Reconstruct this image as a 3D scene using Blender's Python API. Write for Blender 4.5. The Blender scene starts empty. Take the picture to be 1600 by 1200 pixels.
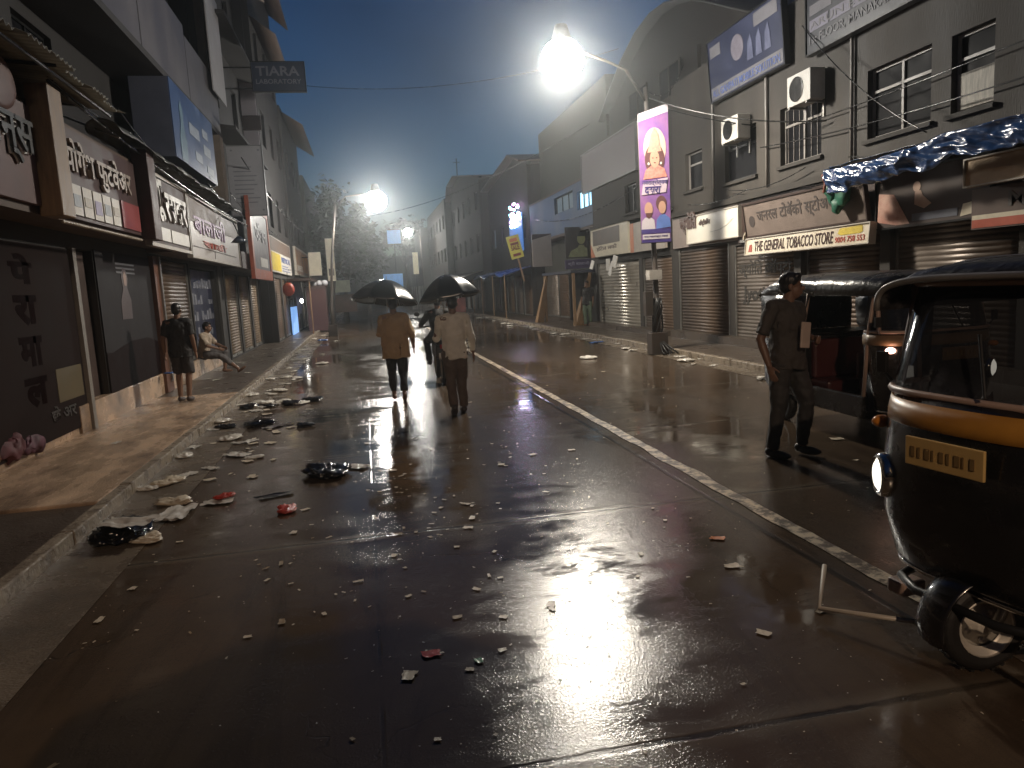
import bpy, bmesh, math, random
from mathutils import Vector, Matrix, Euler, noise as mnoise
R = math.radians
rnd = random.Random(11)
S = bpy.context.scene
COL = S.collection

# ------------------------------------------------------------------ camera, sky, exposure
CAM_H, FPX, ROLL, PITCH, YAW = 1.8, 1155.0, R(3.2), R(7.62), R(10.77)
cam = bpy.data.cameras.new("camera")
cam.sensor_width = 36.0
cam.lens = FPX / 1600.0 * 36.0
cam.clip_start, cam.clip_end = 0.05, 600.0
cam_o = bpy.data.objects.new("camera", cam)
COL.objects.link(cam_o)
_f = Vector((math.sin(YAW) * math.cos(PITCH), math.cos(YAW) * math.cos(PITCH), -math.sin(PITCH)))
_r = Vector((math.cos(YAW), -math.sin(YAW), 0.0))
_u = _r.cross(_f)
_cx = _r * math.cos(ROLL) - _u * math.sin(ROLL)
_cy = _r * math.sin(ROLL) + _u * math.cos(ROLL)
M = Matrix((_cx, _cy, -_f)).transposed().to_4x4()
M.translation = Vector((0, 0, CAM_H))
cam_o.matrix_world = M
S.camera = cam_o

W = bpy.data.worlds.new("World")
S.world = W
W.use_nodes = True
wn = W.node_tree.nodes
wn.clear()
sky = wn.new("ShaderNodeTexSky")
sky.sky_type = 'NISHITA'
sky.sun_disc = False
sky.sun_elevation = R(-4.0)
sky.sun_rotation = R(20.0)
sky.ozone_density = 2.5
bg = wn.new("ShaderNodeBackground")
bg.inputs[1].default_value = 1.3
wo = wn.new("ShaderNodeOutputWorld")
tint = wn.new("ShaderNodeMix")
tint.data_type = 'RGBA'
tint.blend_type = 'MULTIPLY'
tint.inputs["Factor"].default_value = 1.0
tint.inputs["B"].default_value = (.6, 1.16, 1.1, 1)
W.node_tree.links.new(sky.outputs[0], tint.inputs["A"])
ctc = wn.new("ShaderNodeTexCoord")
cnz = wn.new("ShaderNodeTexNoise")
cnz.inputs["Scale"].default_value = 2.6
cnz.inputs["Detail"].default_value = 6
cnz.inputs["Distortion"].default_value = .5
cmr = wn.new("ShaderNodeMapRange")
for _k, _v in (("From Min", .3), ("From Max", .7), ("To Min", .62), ("To Max", 1.25)): cmr.inputs[_k].default_value = _v
cmx = wn.new("ShaderNodeVectorMath")
cmx.operation = 'SCALE'
W.node_tree.links.new(ctc.outputs["Generated"], cnz.inputs["Vector"])
W.node_tree.links.new(cnz.outputs["Fac"], cmr.inputs["Value"])
W.node_tree.links.new(tint.outputs["Result"], cmx.inputs[0])
W.node_tree.links.new(cmr.outputs[0], cmx.inputs["Scale"])
W.node_tree.links.new(cmx.outputs[0], bg.inputs[0])
W.node_tree.links.new(bg.outputs[0], wo.inputs[0])

vs = S.view_settings
S.display_settings.display_device = 'sRGB'
vs.view_transform = 'Standard'
vs.look = 'None'
vs.exposure = 0.0
vs.gamma = 1.0
S.render.engine = 'CYCLES'
cy = S.cycles
cy.use_denoising = True
cy.max_bounces = 6
cy.diffuse_bounces = 3
cy.glossy_bounces = 3
cy.transmission_bounces = 4
cy.transparent_max_bounces = 6
cy.volume_bounces = 0
cy.sample_clamp_indirect = 4.0
cy.caustics_reflective = False
cy.caustics_refractive = False

LAMP_COL = (1.0, 0.87, 0.68)
LAMP_W = 1350.0

# ------------------------------------------------------------------ materials
_mats = {}
def mat(name, col=(.5, .5, .5), rough=.6, metal=0., var=.25, scale=2.5, bump=0., bscale=30., dirt=None,
        dirt_amt=.5, coat=0., emit=None, es=0., stretch=None, spec=.5, rvar=.12):
    if name in _mats:
        return _mats[name]
    m = bpy.data.materials.new(name)
    m.use_nodes = True
    nt = m.node_tree
    n, L = nt.nodes, nt.links
    p = n["Principled BSDF"]
    p.inputs["Metallic"].default_value = metal
    p.inputs["Coat Weight"].default_value = coat
    p.inputs["Coat Roughness"].default_value = .08
    p.inputs["Specular IOR Level"].default_value = spec
    tc = n.new("ShaderNodeTexCoord")
    src = tc.outputs["Object"]
    if stretch:
        mp = n.new("ShaderNodeMapping")
        mp.inputs["Scale"].default_value = stretch
        L.new(src, mp.inputs[0])
        src = mp.outputs[0]
    nz = n.new("ShaderNodeTexNoise")
    nz.inputs["Scale"].default_value = scale
    nz.inputs["Detail"].default_value = 7
    nz.inputs["Roughness"].default_value = .65
    L.new(src, nz.inputs["Vector"])
    mr = n.new("ShaderNodeMapRange")
    mr.inputs["From Min"].default_value = .3
    mr.inputs["From Max"].default_value = .7
    L.new(nz.outputs["Fac"], mr.inputs["Value"])
    mx = n.new("ShaderNodeMix")
    mx.data_type = 'RGBA'
    d = dirt if dirt else tuple(c * (1 - var) for c in col)
    if dirt:
        d = tuple(c * (1 - dirt_amt) + e * dirt_amt for c, e in zip(col, dirt))
    mx.inputs["A"].default_value = (*d, 1)
    mx.inputs["B"].default_value = (*[min(1, c * (1 + var * .4)) for c in col], 1)
    L.new(mr.outputs[0], mx.inputs["Factor"])
    L.new(mx.outputs["Result"], p.inputs["Base Color"])
    rr = n.new("ShaderNodeMapRange")
    rr.inputs["From Min"].default_value = .25
    rr.inputs["From Max"].default_value = .75
    rr.inputs["To Min"].default_value = max(.02, rough - rvar)
    rr.inputs["To Max"].default_value = min(1, rough + rvar)
    L.new(nz.outputs["Fac"], rr.inputs["Value"])
    L.new(rr.outputs[0], p.inputs["Roughness"])
    if bump:
        nb = n.new("ShaderNodeTexNoise")
        nb.inputs["Scale"].default_value = bscale
        nb.inputs["Detail"].default_value = 4
        L.new(src, nb.inputs["Vector"])
        bp = n.new("ShaderNodeBump")
        bp.inputs["Strength"].default_value = bump
        bp.inputs["Distance"].default_value = .02
        L.new(nb.outputs["Fac"], bp.inputs["Height"])
        L.new(bp.outputs[0], p.inputs["Normal"])
    if emit:
        p.inputs["Emission Color"].default_value = (*emit, 1)
        p.inputs["Emission Strength"].default_value = es
    _mats[name] = m
    return m

def glass(name, col=(.9, .95, 1.), rough=.05, alpha=.25):
    if name in _mats:
        return _mats[name]
    m = mat(name, col, rough, var=.05, rvar=.03)
    m.node_tree.nodes["Principled BSDF"].inputs["Alpha"].default_value = alpha
    return m

# ------------------------------------------------------------------ mesh builder
class MB:
    def __init__(s):
        s.v, s.f, s.m, s.cur, s.sm, s.smooth = [], [], [], 0, [], False
    def add(s, vs, fs, T=None):
        b = len(s.v)
        s.v += [tuple(T @ Vector(q)) for q in vs] if T is not None else [tuple(q) for q in vs]
        for f in fs:
            s.f.append(tuple(i + b for i in f)); s.m.append(s.cur); s.sm.append(s.smooth)
        return s
    def box(s, x0, x1, y0, y1, z0, z1, T=None):
        x0, x1 = min(x0, x1), max(x0, x1); y0, y1 = min(y0, y1), max(y0, y1); z0, z1 = min(z0, z1), max(z0, z1)
        return s.add([(x0, y0, z0), (x1, y0, z0), (x1, y1, z0), (x0, y1, z0), (x0, y0, z1), (x1, y0, z1), (x1, y1, z1), (x0, y1, z1)],
                     [(0, 3, 2, 1), (4, 5, 6, 7), (0, 1, 5, 4), (1, 2, 6, 5), (2, 3, 7, 6), (3, 0, 4, 7)], T)
    def tube(s, pts, r, n=8, cap=True, T=None, flat=1.0):
        pts = [Vector(p) for p in pts]
        rs = r if isinstance(r, (list, tuple)) else [r] * len(pts)
        vs, fs = [], []
        up = None
        for i, p in enumerate(pts):
            d = (pts[min(i + 1, len(pts) - 1)] - pts[max(i - 1, 0)])
            if d.length < 1e-9: d = Vector((0, 0, 1))
            d.normalize()
            if up is None:
                up = Vector((0, 0, 1)) if abs(d.z) < .9 else Vector((0, 1, 0))
            a = d.cross(up)
            if a.length < 1e-6: a = d.cross(Vector((1, 0, 0)))
            a.normalize(); b = a.cross(d); up = b
            for k in range(n):
                t = 2 * math.pi * k / n
                vs.append(p + (a * math.cos(t) + b * math.sin(t) * flat) * rs[i])
        for i in range(len(pts) - 1):
            for k in range(n):
                fs.append((i * n + k, i * n + (k + 1) % n, (i + 1) * n + (k + 1) % n, (i + 1) * n + k))
        if cap:
            fs.append(tuple(reversed(range(n)))); fs.append(tuple(range((len(pts) - 1) * n, len(pts) * n)))
        return s.add(vs, fs, T)
    def lathe(s, prof, n=20, T=None, cap=False):
        vs, fs = [], []
        for (r, z) in prof:
            for k in range(n):
                t = 2 * math.pi * k / n
                vs.append((r * math.cos(t), r * math.sin(t), z))
        for i in range(len(prof) - 1):
            for k in range(n):
                fs.append((i * n + k, i * n + (k + 1) % n, (i + 1) * n + (k + 1) % n, (i + 1) * n + k))
        if cap:
            fs.append(tuple(reversed(range(n)))); fs.append(tuple(range((len(prof) - 1) * n, len(prof) * n)))
        return s.add(vs, fs, T)
    def ell(s, c, r, T=None, nu=12, nv=8):
        vs, fs = [], []
        for j in range(1, nv):
            a = math.pi * j / nv
            for k in range(nu):
                t = 2 * math.pi * k / nu
                vs.append((r[0] * math.sin(a) * math.cos(t), r[1] * math.sin(a) * math.sin(t), r[2] * math.cos(a)))
        top, bot = len(vs), len(vs) + 1
        vs += [(0, 0, r[2]), (0, 0, -r[2])]
        for j in range(nv - 2):
            for k in range(nu):
                fs.append((j * nu + k, (j + 1) * nu + k, (j + 1) * nu + (k + 1) % nu, j * nu + (k + 1) % nu))
        for k in range(nu):
            fs.append((top, k, (k + 1) % nu)); fs.append((bot, (nv - 2) * nu + (k + 1) % nu, (nv - 2) * nu + k))
        Q = Matrix.Translation(Vector(c)) @ (T.to_4x4() if T is not None else Matrix())
        return s.add(vs, fs, Q)
    def grid(s, fn, nu, nv, T=None):
        vs = [fn(i / nu, j / nv) for j in range(nv + 1) for i in range(nu + 1)]
        fs = [(j * (nu + 1) + i, j * (nu + 1) + i + 1, (j + 1) * (nu + 1) + i + 1, (j + 1) * (nu + 1) + i) for j in range(nv) for i in range(nu)]
        return s.add(vs, fs, T)
    def prism(s, poly, z0, z1, T=None):
        n = len(poly)
        vs = [(x, y, z0) for x, y in poly] + [(x, y, z1) for x, y in poly]
        fs = [tuple(reversed(range(n))), tuple(range(n, 2 * n))] + [(i, (i + 1) % n, n + (i + 1) % n, n + i) for i in range(n)]
        return s.add(vs, fs, T)
    def loft(s, rings, cap=True, T=None, close=True):
        n = len(rings[0]); vs = [q for r in rings for q in r]; fs = []
        for i in range(len(rings) - 1):
            for k in range(n if close else n - 1):
                fs.append((i * n + k, i * n + (k + 1) % n, (i + 1) * n + (k + 1) % n, (i + 1) * n + k))
        if cap:
            fs.append(tuple(reversed(range(n)))); fs.append(tuple(range((len(rings) - 1) * n, len(rings) * n)))
        return s.add(vs, fs, T)
    def mesh(s, name, mats):
        me = bpy.data.meshes.new(name)
        me.from_pydata(s.v, [], s.f)
        for q in (mats if isinstance(mats, (list, tuple)) else [mats]):
            me.materials.append(q)
        me.polygons.foreach_set("material_index", s.m)
        me.polygons.foreach_set("use_smooth", s.sm)
        me.update()
        return me
    def build(s, name, mats, parent=None, smooth=None, bevel=0., solid=0., fix=False):
        me = s.mesh(name, mats)
        if smooth is not None:
            me.polygons.foreach_set("use_smooth", [smooth] * len(me.polygons))
        if fix:
            bm = bmesh.new(); bm.from_mesh(me); bmesh.ops.recalc_face_normals(bm, faces=bm.faces); bm.to_mesh(me); bm.free()
        o = bpy.data.objects.new(name, me)
        COL.objects.link(o)
        if parent is not None:
            o.parent = parent
            if parent.parent is None and parent.get("_w"):
                o.matrix_parent_inverse = parent.matrix_basis.inverted()
        if solid:
            md = o.modifiers.new("solid", 'SOLIDIFY'); md.thickness = solid; md.offset = 0
        if bevel:
            md = o.modifiers.new("bevel", 'BEVEL'); md.width = bevel; md.segments = 2; md.limit_method = 'ANGLE'
        return o

def tag(o, label=None, cat=None, group=None, kind=None):
    if label: o["label"] = label
    if cat: o["category"] = cat
    if group: o["group"] = group
    if kind: o["kind"] = kind
    return o

def thing(name, label, cat, loc=(0, 0, 0), rotz=0., group=None, world=False, mtx=None):
    o = bpy.data.objects.new(name, None)
    COL.objects.link(o)
    o.empty_display_size = .2
    if mtx is not None:
        o.matrix_basis = mtx
    else:
        o.matrix_basis = Matrix.Translation(Vector(loc)) @ Matrix.Rotation(rotz, 4, 'Z')
    if world: o["_w"] = 1          # children carry world coordinates
    return tag(o, label, cat, group)

def copy_tree(o, parent=None):
    c = o.copy()
    COL.objects.link(c)
    if parent is not None: c.parent = parent
    for ch in list(o.children): copy_tree(ch, c)
    return c

def basis(origin, side, tilt=0.):
    """local x reads along the board, y up, z towards the street"""
    u = {'left': Vector((0, 1, 0)), 'right': Vector((0, -1, 0)), 'front': Vector((1, 0, 0))}[side]
    v = Vector((0, 0, 1)); n = u.cross(v)
    m = Matrix((u, v, n)).transposed().to_4x4()
    m.translation = Vector(origin)
    return m @ Matrix.Rotation(tilt, 4, 'X')

# ------------------------------------------------------------------ lettering
_txt = {}
def text_geo(body, bold=0.0, shear=0.0):
    k = (body, bold, shear)
    if k in _txt: return _txt[k]
    c = bpy.data.curves.new("lettering", 'FONT')
    c.body = body; c.extrude = .5; c.offset = bold; c.shear = shear; c.resolution_u = 3; c.space_character = 1.0
    o = bpy.data.objects.new("lettering", c)
    COL.objects.link(o)
    dg = bpy.context.evaluated_depsgraph_get()
    me = bpy.data.meshes.new_from_object(o.evaluated_get(dg))
    vs = [tuple(v.co) for v in me.vertices]; fs = [tuple(p.vertices) for p in me.polygons]
    bpy.data.objects.remove(o); bpy.data.curves.remove(c); bpy.data.meshes.remove(me)
    xs = [v[0] for v in vs]; ys = [v[1] for v in vs]
    _txt[k] = (vs, fs, min(xs), max(xs), min(ys), max(ys))
    return _txt[k]

def text_into(mb, body, x, y, w, h, z=.012, t=.012, bold=.012, shear=0., T=None):
    vs, fs, x0, x1, y0, y1 = text_geo(body, bold, shear)
    sx, sy = w / (x1 - x0), h / (y1 - y0)
    mb.add([(x + (a - x0) * sx, y + (b - y0) * sy, z + c * t) for a, b, c in vs], fs, T)

def text(body, parent, m, x, y, w, h, z=.012, t=.012, bold=.012, shear=0., name="lettering"):
    mb = MB(); text_into(mb, body, x, y, w, h, z, t, bold, shear)
    return mb.build(name, m, parent)

# ------------------------------------------------------------------ colours
white = mat("white_paint", (.62, .6, .56), .5, var=.3, dirt=(.2, .17, .13), dirt_amt=.35)
cream = mat("cream_board", (.68, .62, .48), .5, var=.2, dirt=(.3, .24, .16), dirt_amt=.3)
black = mat("black_paint", (.018, .017, .016), .4, var=.3)
blackm = mat("black_metal", (.02, .02, .02), .35, metal=.3, var=.3)
dark = mat("dark_brown_board", (.055, .032, .026), .6, var=.35)
redbrown = mat("red_brown_board", (.06, .024, .02), .55, var=.3)
pinkb = mat("pink_board", (.15, .085, .08), .55, var=.45, scale=1.6, dirt=(.07, .03, .03), dirt_amt=.6)
wood = mat("wet_wood", (.26, .16, .08), .5, var=.4, scale=5, stretch=(4, 4, .6), dirt=(.06, .03, .02))
wallgrey = mat("grey_plaster", (.05, .045, .04), .8, var=.3, scale=1.1, dirt=(.02, .017, .015), dirt_amt=.7, bump=.3, stretch=(1.6, 1.6, .28))
wallbeige = mat("beige_plaster", (.068, .06, .052), .75, var=.3, scale=.9, dirt=(.018, .015, .013), dirt_amt=.7, bump=.3, stretch=(1.6, 1.6, .28))
walldark = mat("dark_plaster", (.035, .031, .029), .8, var=.4, scale=1.0, dirt=(.012, .01, .009), bump=.2, stretch=(1.6, 1.6, .28))
wallgreen = mat("mossy_plaster", (.045, .045, .039), .8, var=.4, scale=.8, dirt=(.015, .015, .012), bump=.2, stretch=(1.6, 1.6, .28))
shutterm = mat("shutter_steel", (.2, .17, .145), .42, metal=.35, var=.35, scale=1.6, dirt=(.09, .06, .045), dirt_amt=.6)
shutterb = mat("shutter_brown", (.11, .074, .05), .5, metal=.2, var=.35, scale=1.5, dirt=(.06, .04, .03))
shutterlit = mat("shutter_steel_lit", (.42, .39, .34), .35, metal=.5, var=.2, scale=2)  # paler copy of the shutter steel, lamp light put into its colour
steel = mat("galvanised_steel", (.35, .34, .32), .4, metal=.7, var=.3)
pane_d = mat("dark_window_glass", (.012, .012, .014), .5, var=.3, spec=.04)
roofm = mat("rusty_corrugated_sheet", (.16, .12, .1), .5, metal=.3, var=.4, scale=1.5, dirt=(.05, .03, .02))
blue_sheet = mat("blue_tarpaulin", (.03, .075, .2), .28, var=.35, bump=.3, bscale=9)

def pieces(name, m, parent, boxes, bevel=0., T=None):
    return [MB().box(*b, T).build(name, m, parent, bevel=bevel) for b in boxes]
# ------------------------------------------------------------------ ground
def road_mat():
    m = bpy.data.materials.new("wet_concrete_road"); m.use_nodes = True
    nt = m.node_tree; n, L = nt.nodes, nt.links
    p = n["Principled BSDF"]
    tc = n.new("ShaderNodeTexCoord"); P = tc.outputs["Object"]
    sep = n.new("ShaderNodeSeparateXYZ"); L.new(P, sep.inputs[0])
    def math_(op, a, b=None, c=None):
        q = n.new("ShaderNodeMath"); q.operation = op
        for i, v in enumerate((a, b, c)):
            if v is None: continue
            if isinstance(v, (int, float)): q.inputs[i].default_value = v
            else: L.new(v, q.inputs[i])
        return q.outputs[0]
    def nz(scale, detail=5, rough=.6, st=None, dist=0.):
        q = n.new("ShaderNodeTexNoise"); q.inputs["Scale"].default_value = scale
        q.inputs["Detail"].default_value = detail; q.inputs["Roughness"].default_value = rough
        q.inputs["Distortion"].default_value = dist
        if st:
            mp = n.new("ShaderNodeMapping"); mp.inputs["Scale"].default_value = st
            L.new(P, mp.inputs[0]); L.new(mp.outputs[0], q.inputs["Vector"])
        else: L.new(P, q.inputs["Vector"])
        return q.outputs["Fac"]
    def rng(v, a, b, c, d):
        q = n.new("ShaderNodeMapRange"); L.new(v, q.inputs["Value"])
        for k, x in zip(("From Min", "From Max", "To Min", "To Max"), (a, b, c, d)): q.inputs[k].default_value = x
        return q.outputs[0]
    def mixc(f, a, b):
        q = n.new("ShaderNodeMix"); q.data_type = 'RGBA'
        if isinstance(f, (int, float)): q.inputs["Factor"].default_value = f
        else: L.new(f, q.inputs["Factor"])
        for k, v in (("A", a), ("B", b)):
            if isinstance(v, tuple): q.inputs[k].default_value = (*v, 1)
            else: L.new(v, q.inputs[k])
        return q.outputs["Result"]
    # worn wheel tracks and puddles
    big = nz(.55, 4, .55, (1, .35, 1), .6)
    mid = nz(2.2, 9, .72, (.8, 1.5, 1), .4)
    pud = rng(math_('ADD', math_('MULTIPLY', big, .65), math_('MULTIPLY', mid, .35)), .46, .545, 0, 1)
    fine = nz(130, 3, .7)
    grit = n.new("ShaderNodeTexVoronoi"); grit.inputs["Scale"].default_value = 74; grit.inputs["Randomness"].default_value = 1
    L.new(P, grit.inputs["Vector"])
    # slab joints every 2.9 m and one long joint
    yy = math_('MODULO', math_('ADD', sep.outputs[1], 290.0 - 2.53 + 1.45), 2.9)
    dj = math_('ABSOLUTE', math_('SUBTRACT', yy, 1.45))
    wob = math_('MULTIPLY', math_('SUBTRACT', nz(3.5, 4), .5), .05)
    joint = math_("MULTIPLY", rng(math_('ADD', dj, wob), .010, .024, 1, 0), rng(nz(1.1, 4), .38, .6, .25, 1))
    lip = rng(math_('ADD', dj, wob), .03, .11, 1, 0)
    dx = math_('ABSOLUTE', math_('ADD', sep.outputs[0], .07))
    jx = math_("MULTIPLY", rng(dx, .006, .014, .5, 0), rng(nz(1.3, 3), .4, .6, .1, 1))
    dx2 = math_('ABSOLUTE', math_('SUBTRACT', sep.outputs[0], 2.60))
    jx2 = rng(math_('ADD', dx2, math_('MULTIPLY', wob, .5)), .014, .03, 1, 0)
    groove = math_('MAXIMUM', joint, math_('MAXIMUM', jx, jx2))
    base = mixc(mid, (.054, .036, .023), (.112, .077, .05))
    base = mixc(rng(fine, .35, .75, 0, .55), base, (.05, .04, .032))
    silt = rng(nz(.8, 9, .7, (2.6, .35, 1), 1.2), .5, .66, 0, .6)
    base = mixc(silt, base, (.03, .022, .016))
    crk = n.new("ShaderNodeTexVoronoi"); crk.feature = 'DISTANCE_TO_EDGE'; crk.inputs["Scale"].default_value = .55
    wv = n.new("ShaderNodeVectorMath"); wv.operation = 'ADD'
    wn_ = n.new("ShaderNodeTexNoise"); wn_.inputs["Scale"].default_value = 2.2; wn_.inputs["Detail"].default_value = 5; L.new(P, wn_.inputs["Vector"])
    L.new(P, wv.inputs[0]); L.new(wn_.outputs["Color"], wv.inputs[1]); L.new(wv.outputs[0], crk.inputs["Vector"])
    crack = math_('MULTIPLY', rng(crk.outputs["Distance"], .002, .007, 1, 0), rng(nz(.6, 2), .52, .6, 0, 1))
    groove = math_('MAXIMUM', groove, math_('MULTIPLY', crack, .7))
    base = mixc(rng(lip, 0, 1, 0, .35), base, (.17, .145, .11))
    base = mixc(groove, base, (.018, .014, .011))
    L.new(base, p.inputs["Base Color"])
    rough = rng(pud, 0, 1, .19, .06)
    L.new(rough, p.inputs["Roughness"])
    p.inputs["Specular IOR Level"].default_value = .4
    gh = rng(grit.outputs["Distance"], 0, .5, 1, 0)
    h = math_('ADD', math_('MULTIPLY', fine, .8), math_('MULTIPLY', gh, .7))
    h = math_('MULTIPLY', h, rng(pud, 0, 1, 1.1, .08))
    h = math_('ADD', h, math_('MULTIPLY', nz(9, 3, .5, (1, .7, 1)), .55))
    h = math_('SUBTRACT', h, math_('MULTIPLY', groove, 2.0))
    h = math_('ADD', h, math_('MULTIPLY', lip, 1.2))
    b = n.new("ShaderNodeBump"); b.inputs["Strength"].default_value = 1.0; b.inputs["Distance"].default_value = .0008
    L.new(h, b.inputs["Height"]); L.new(b.outputs[0], p.inputs["Normal"])
    return m

def ground_sheet(name, x0, x1, y0, y1, z, m):
    mb = MB(); mb.add([(x0, y0, z), (x1, y0, z), (x1, y1, z), (x0, y1, z)], [(0, 1, 2, 3)])
    return tag(mb.build(name, m), kind="structure")

roadm = road_mat()
ground_sheet("ground", -70, 70, -32, 150, -.03, mat("wet_earth", (.06, .05, .04), .5))
ground_sheet("road", -2.36, 6.92, -30, 140, 0., roadm)
pavem = mat("wet_pavement", (.085, .066, .052), .34, var=.45, scale=1.8, dirt=(.03, .024, .02), bump=.5, bscale=40, rvar=.16)
slabm = mat("pale_concrete_slab", (.62, .44, .3), .26, var=.3, scale=1.4, dirt=(.07, .045, .03), dirt_amt=.9, bump=.35, bscale=35, rvar=.12, stretch=(1.6, .7, 1))
kerbm = mat("kerb_concrete", (.3, .25, .19), .3, var=.5, scale=6, dirt=(.08, .06, .05), dirt_amt=.7, bump=.8, bscale=22, rvar=.15)
def slab_box(name, x0, x1, y0, y1, z0, z1, m, bevel=.0):
    return tag(MB().box(x0, x1, y0, y1, z0, z1).build(name, m, bevel=bevel), kind="structure")
slab_box("pavement", -4.7, -2.46, -30, 6.93, -.02, .085, pavem)
slab_box("pavement", -4.7, -2.46, 14.5, 120, -.02, .085, pavem)
slab_box("concrete_slab", -4.7, -2.46, 6.95, 10.86, -.02, .112, slabm, .012)
slab_box("concrete_slab", -4.7, -2.46, 10.885, 14.48, -.02, .105, slabm, .012)
mb = MB()
y = -30.
while y < 120:
    l = 1.4 + rnd.random() * .5
    dz = rnd.uniform(-.008, .008)
    mb.box(-2.455, -2.345 + rnd.uniform(-.006, .006), y, y + l - .012, -.02, .118 + dz); y += l
tag(mb.build("kerb", kerbm, bevel=.012), kind="structure")
gut = mat("gutter_concrete", (.17, .135, .1), .26, var=.45, scale=2.2, dirt=(.05, .04, .03), dirt_amt=.7, bump=.4, bscale=60, rvar=.14)
ground_sheet("gutter", -2.345, -1.78, -30, 120, .004, gut)
# right footpath
slab_box("pavement", 7.04, 9.4, -30, 130, -.02, .11, pavem)
mb = MB(); y = -30.
while y < 130:
    l = 1.3 + rnd.random() * .5
    mb.box(6.9 + rnd.uniform(-.006, .006), 7.03, y, y + l - .014, -.02, .125 + rnd.uniform(-.01, .01)); y += l
tag(mb.build("kerb", kerbm, bevel=.012), kind="structure")
ground_sheet("gutter", 6.45, 6.895, -30, 130, .004, gut)

# worn median paint
pm = bpy.data.materials.new("worn_road_paint"); pm.use_nodes = True
_n, _l = pm.node_tree.nodes, pm.node_tree.links
_p = _n["Principled BSDF"]; _t = _n.new("ShaderNodeTexCoord"); _z = _n.new("ShaderNodeTexNoise")
_z.inputs["Scale"].default_value = 7; _z.inputs["Detail"].default_value = 8; _z.inputs["Roughness"].default_value = .7
_l.new(_t.outputs["Object"], _z.inputs["Vector"])
_rp = _n.new("ShaderNodeValToRGB"); _rp.color_ramp.elements[0].position = .46; _rp.color_ramp.elements[0].color = (.1, .075, .055, 1)
_rp.color_ramp.elements[1].position = .56; _rp.color_ramp.elements[1].color = (.66, .55, .4, 1)
_l.new(_z.outputs["Fac"], _rp.inputs[0]); _l.new(_rp.outputs[0], _p.inputs["Base Color"]); _p.inputs["Roughness"].default_value = .38
mb = MB()
def _edge(i, side):
    return side * (.062 + .024 * mnoise.noise(Vector((i * 1.7, side * 9.1, 0))) + .012 * mnoise.noise(Vector((i * 5.1, side * 3.3, 4))))
pts = []
N = 300
for i in range(N + 1):
    yv = 1.2 + i * (46.0 / N)
    pts.append(((2.81 + _edge(yv, -1), yv, .005), (2.81 + _edge(yv, 1), yv, .005)))
mb.loft([list(q) for q in pts], cap=False, close=False)
tag(mb.build("lane_marking", pm), kind="structure")

# ------------------------------------------------------------------ building helpers
def wall_open(mb, side, X, ya, yb, z0, z1, ops, t=.22):
    """street wall of a building with real openings; ops = (y0, y1, za, zb)"""
    sx = -1 if side == 'left' else 1
    ys = sorted(set([ya, yb] + [v for o in ops for v in o[:2]])); zs = sorted(set([z0, z1] + [v for o in ops for v in o[2:4]]))
    for i in range(len(ys) - 1):
        for j in range(len(zs) - 1):
            cyy, cz = (ys[i] + ys[i + 1]) / 2, (zs[j] + zs[j + 1]) / 2
            if any(o[0] < cyy < o[1] and o[2] < cz < o[3] for o in ops): continue
            mb.box(X, X + sx * t, ys[i], ys[i + 1], zs[j], zs[j + 1])

def window(parent, side, X, y0, y1, za, zb, fm, pm_=None, mull=1, tran=None, inset=.1, bars=0, sill=True):
    sx = -1 if side == 'left' else 1
    x0, x1 = X + sx * inset, X + sx * (inset + .05)
    f = MB(); b = .045
    f.box(x0, x1, y0 + .002, y0 + b, za, zb).box(x0, x1, y1 - b, y1 - .002, za, zb)
    f.box(x0, x1, y0 + b, y1 - b, za + .002, za + b).box(x0, x1, y0 + b, y1 - b, zb - b, zb - .002)
    for k in range(mull):
        yc = y0 + (y1 - y0) * (k + 1) / (mull + 1)
        f.box(x0 - sx * .004, x1, yc - .025, yc + .025, za + b, zb - b)
    if tran:
        zc = za + (zb - za) * tran
        f.box(x0 - sx * .002, x1 - sx * .004, y0 + b, y1 - b, zc - .022, zc + .022)
    for k in range(bars):
        yc = y0 + (y1 - y0) * (k + .5) / bars
        f.box(x0 + sx * .015, x0 + sx * .03, yc - .006, yc + .006, za + b, zb - b)
    fr = f.build("window", fm, parent)
    MB().box(x1 - sx * .02, x1 - sx * .008, y0 + b, y1 - b, za + b, zb - b).build("pane", pm_ or pane_d, fr)
    if sill:
        MB().box(X - sx * .07, X + sx * .06, y0 - .06, y1 + .06, za - .07, za - .003).build("sill", wallgrey, fr)
    return fr

def shutter(parent, side, X, y0, y1, z0, z1, m, pitch=.085, name="rolling_shutter"):
    """ribbed roller shutter with a bottom bar, guides and lock"""
    sx = -1 if side == 'left' else 1
    prof = []
    z = z0 + .07
    while z < z1 - pitch:
        prof += [(0, z), (-.014, z + pitch * .2), (-.018, z + pitch * .45), (-.012, z + pitch * .75), (0, z + pitch * .9)]
        z += pitch
    prof.append((0, z1))
    mb = MB()
    rings = [[(X + sx * a, y0 + .04, zz), (X + sx * a, y1 - .04, zz)] for a, zz in prof]
    mb.loft(rings, cap=False, close=False)
    o = mb.build(name, m, parent, smooth=True, solid=.004)
    pieces("shutter_guide", steel, o, [(X - sx * .05, X + sx * .03, y0, y0 + .04, z0, z1), (X - sx * .05, X + sx * .03, y1 - .04, y1, z0, z1)])
    bb = MB().box(X - sx * .035, X + sx * .015, y0 + .04, y1 - .04, z0, z0 + .07)
    yc = (y0 + y1) / 2
    bb.box(X - sx * .06, X - sx * .036, yc - .06, yc + .06, z0 + .02, z0 + .06)
    bb.build("bottom_bar", steel, o)
    return o

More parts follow.
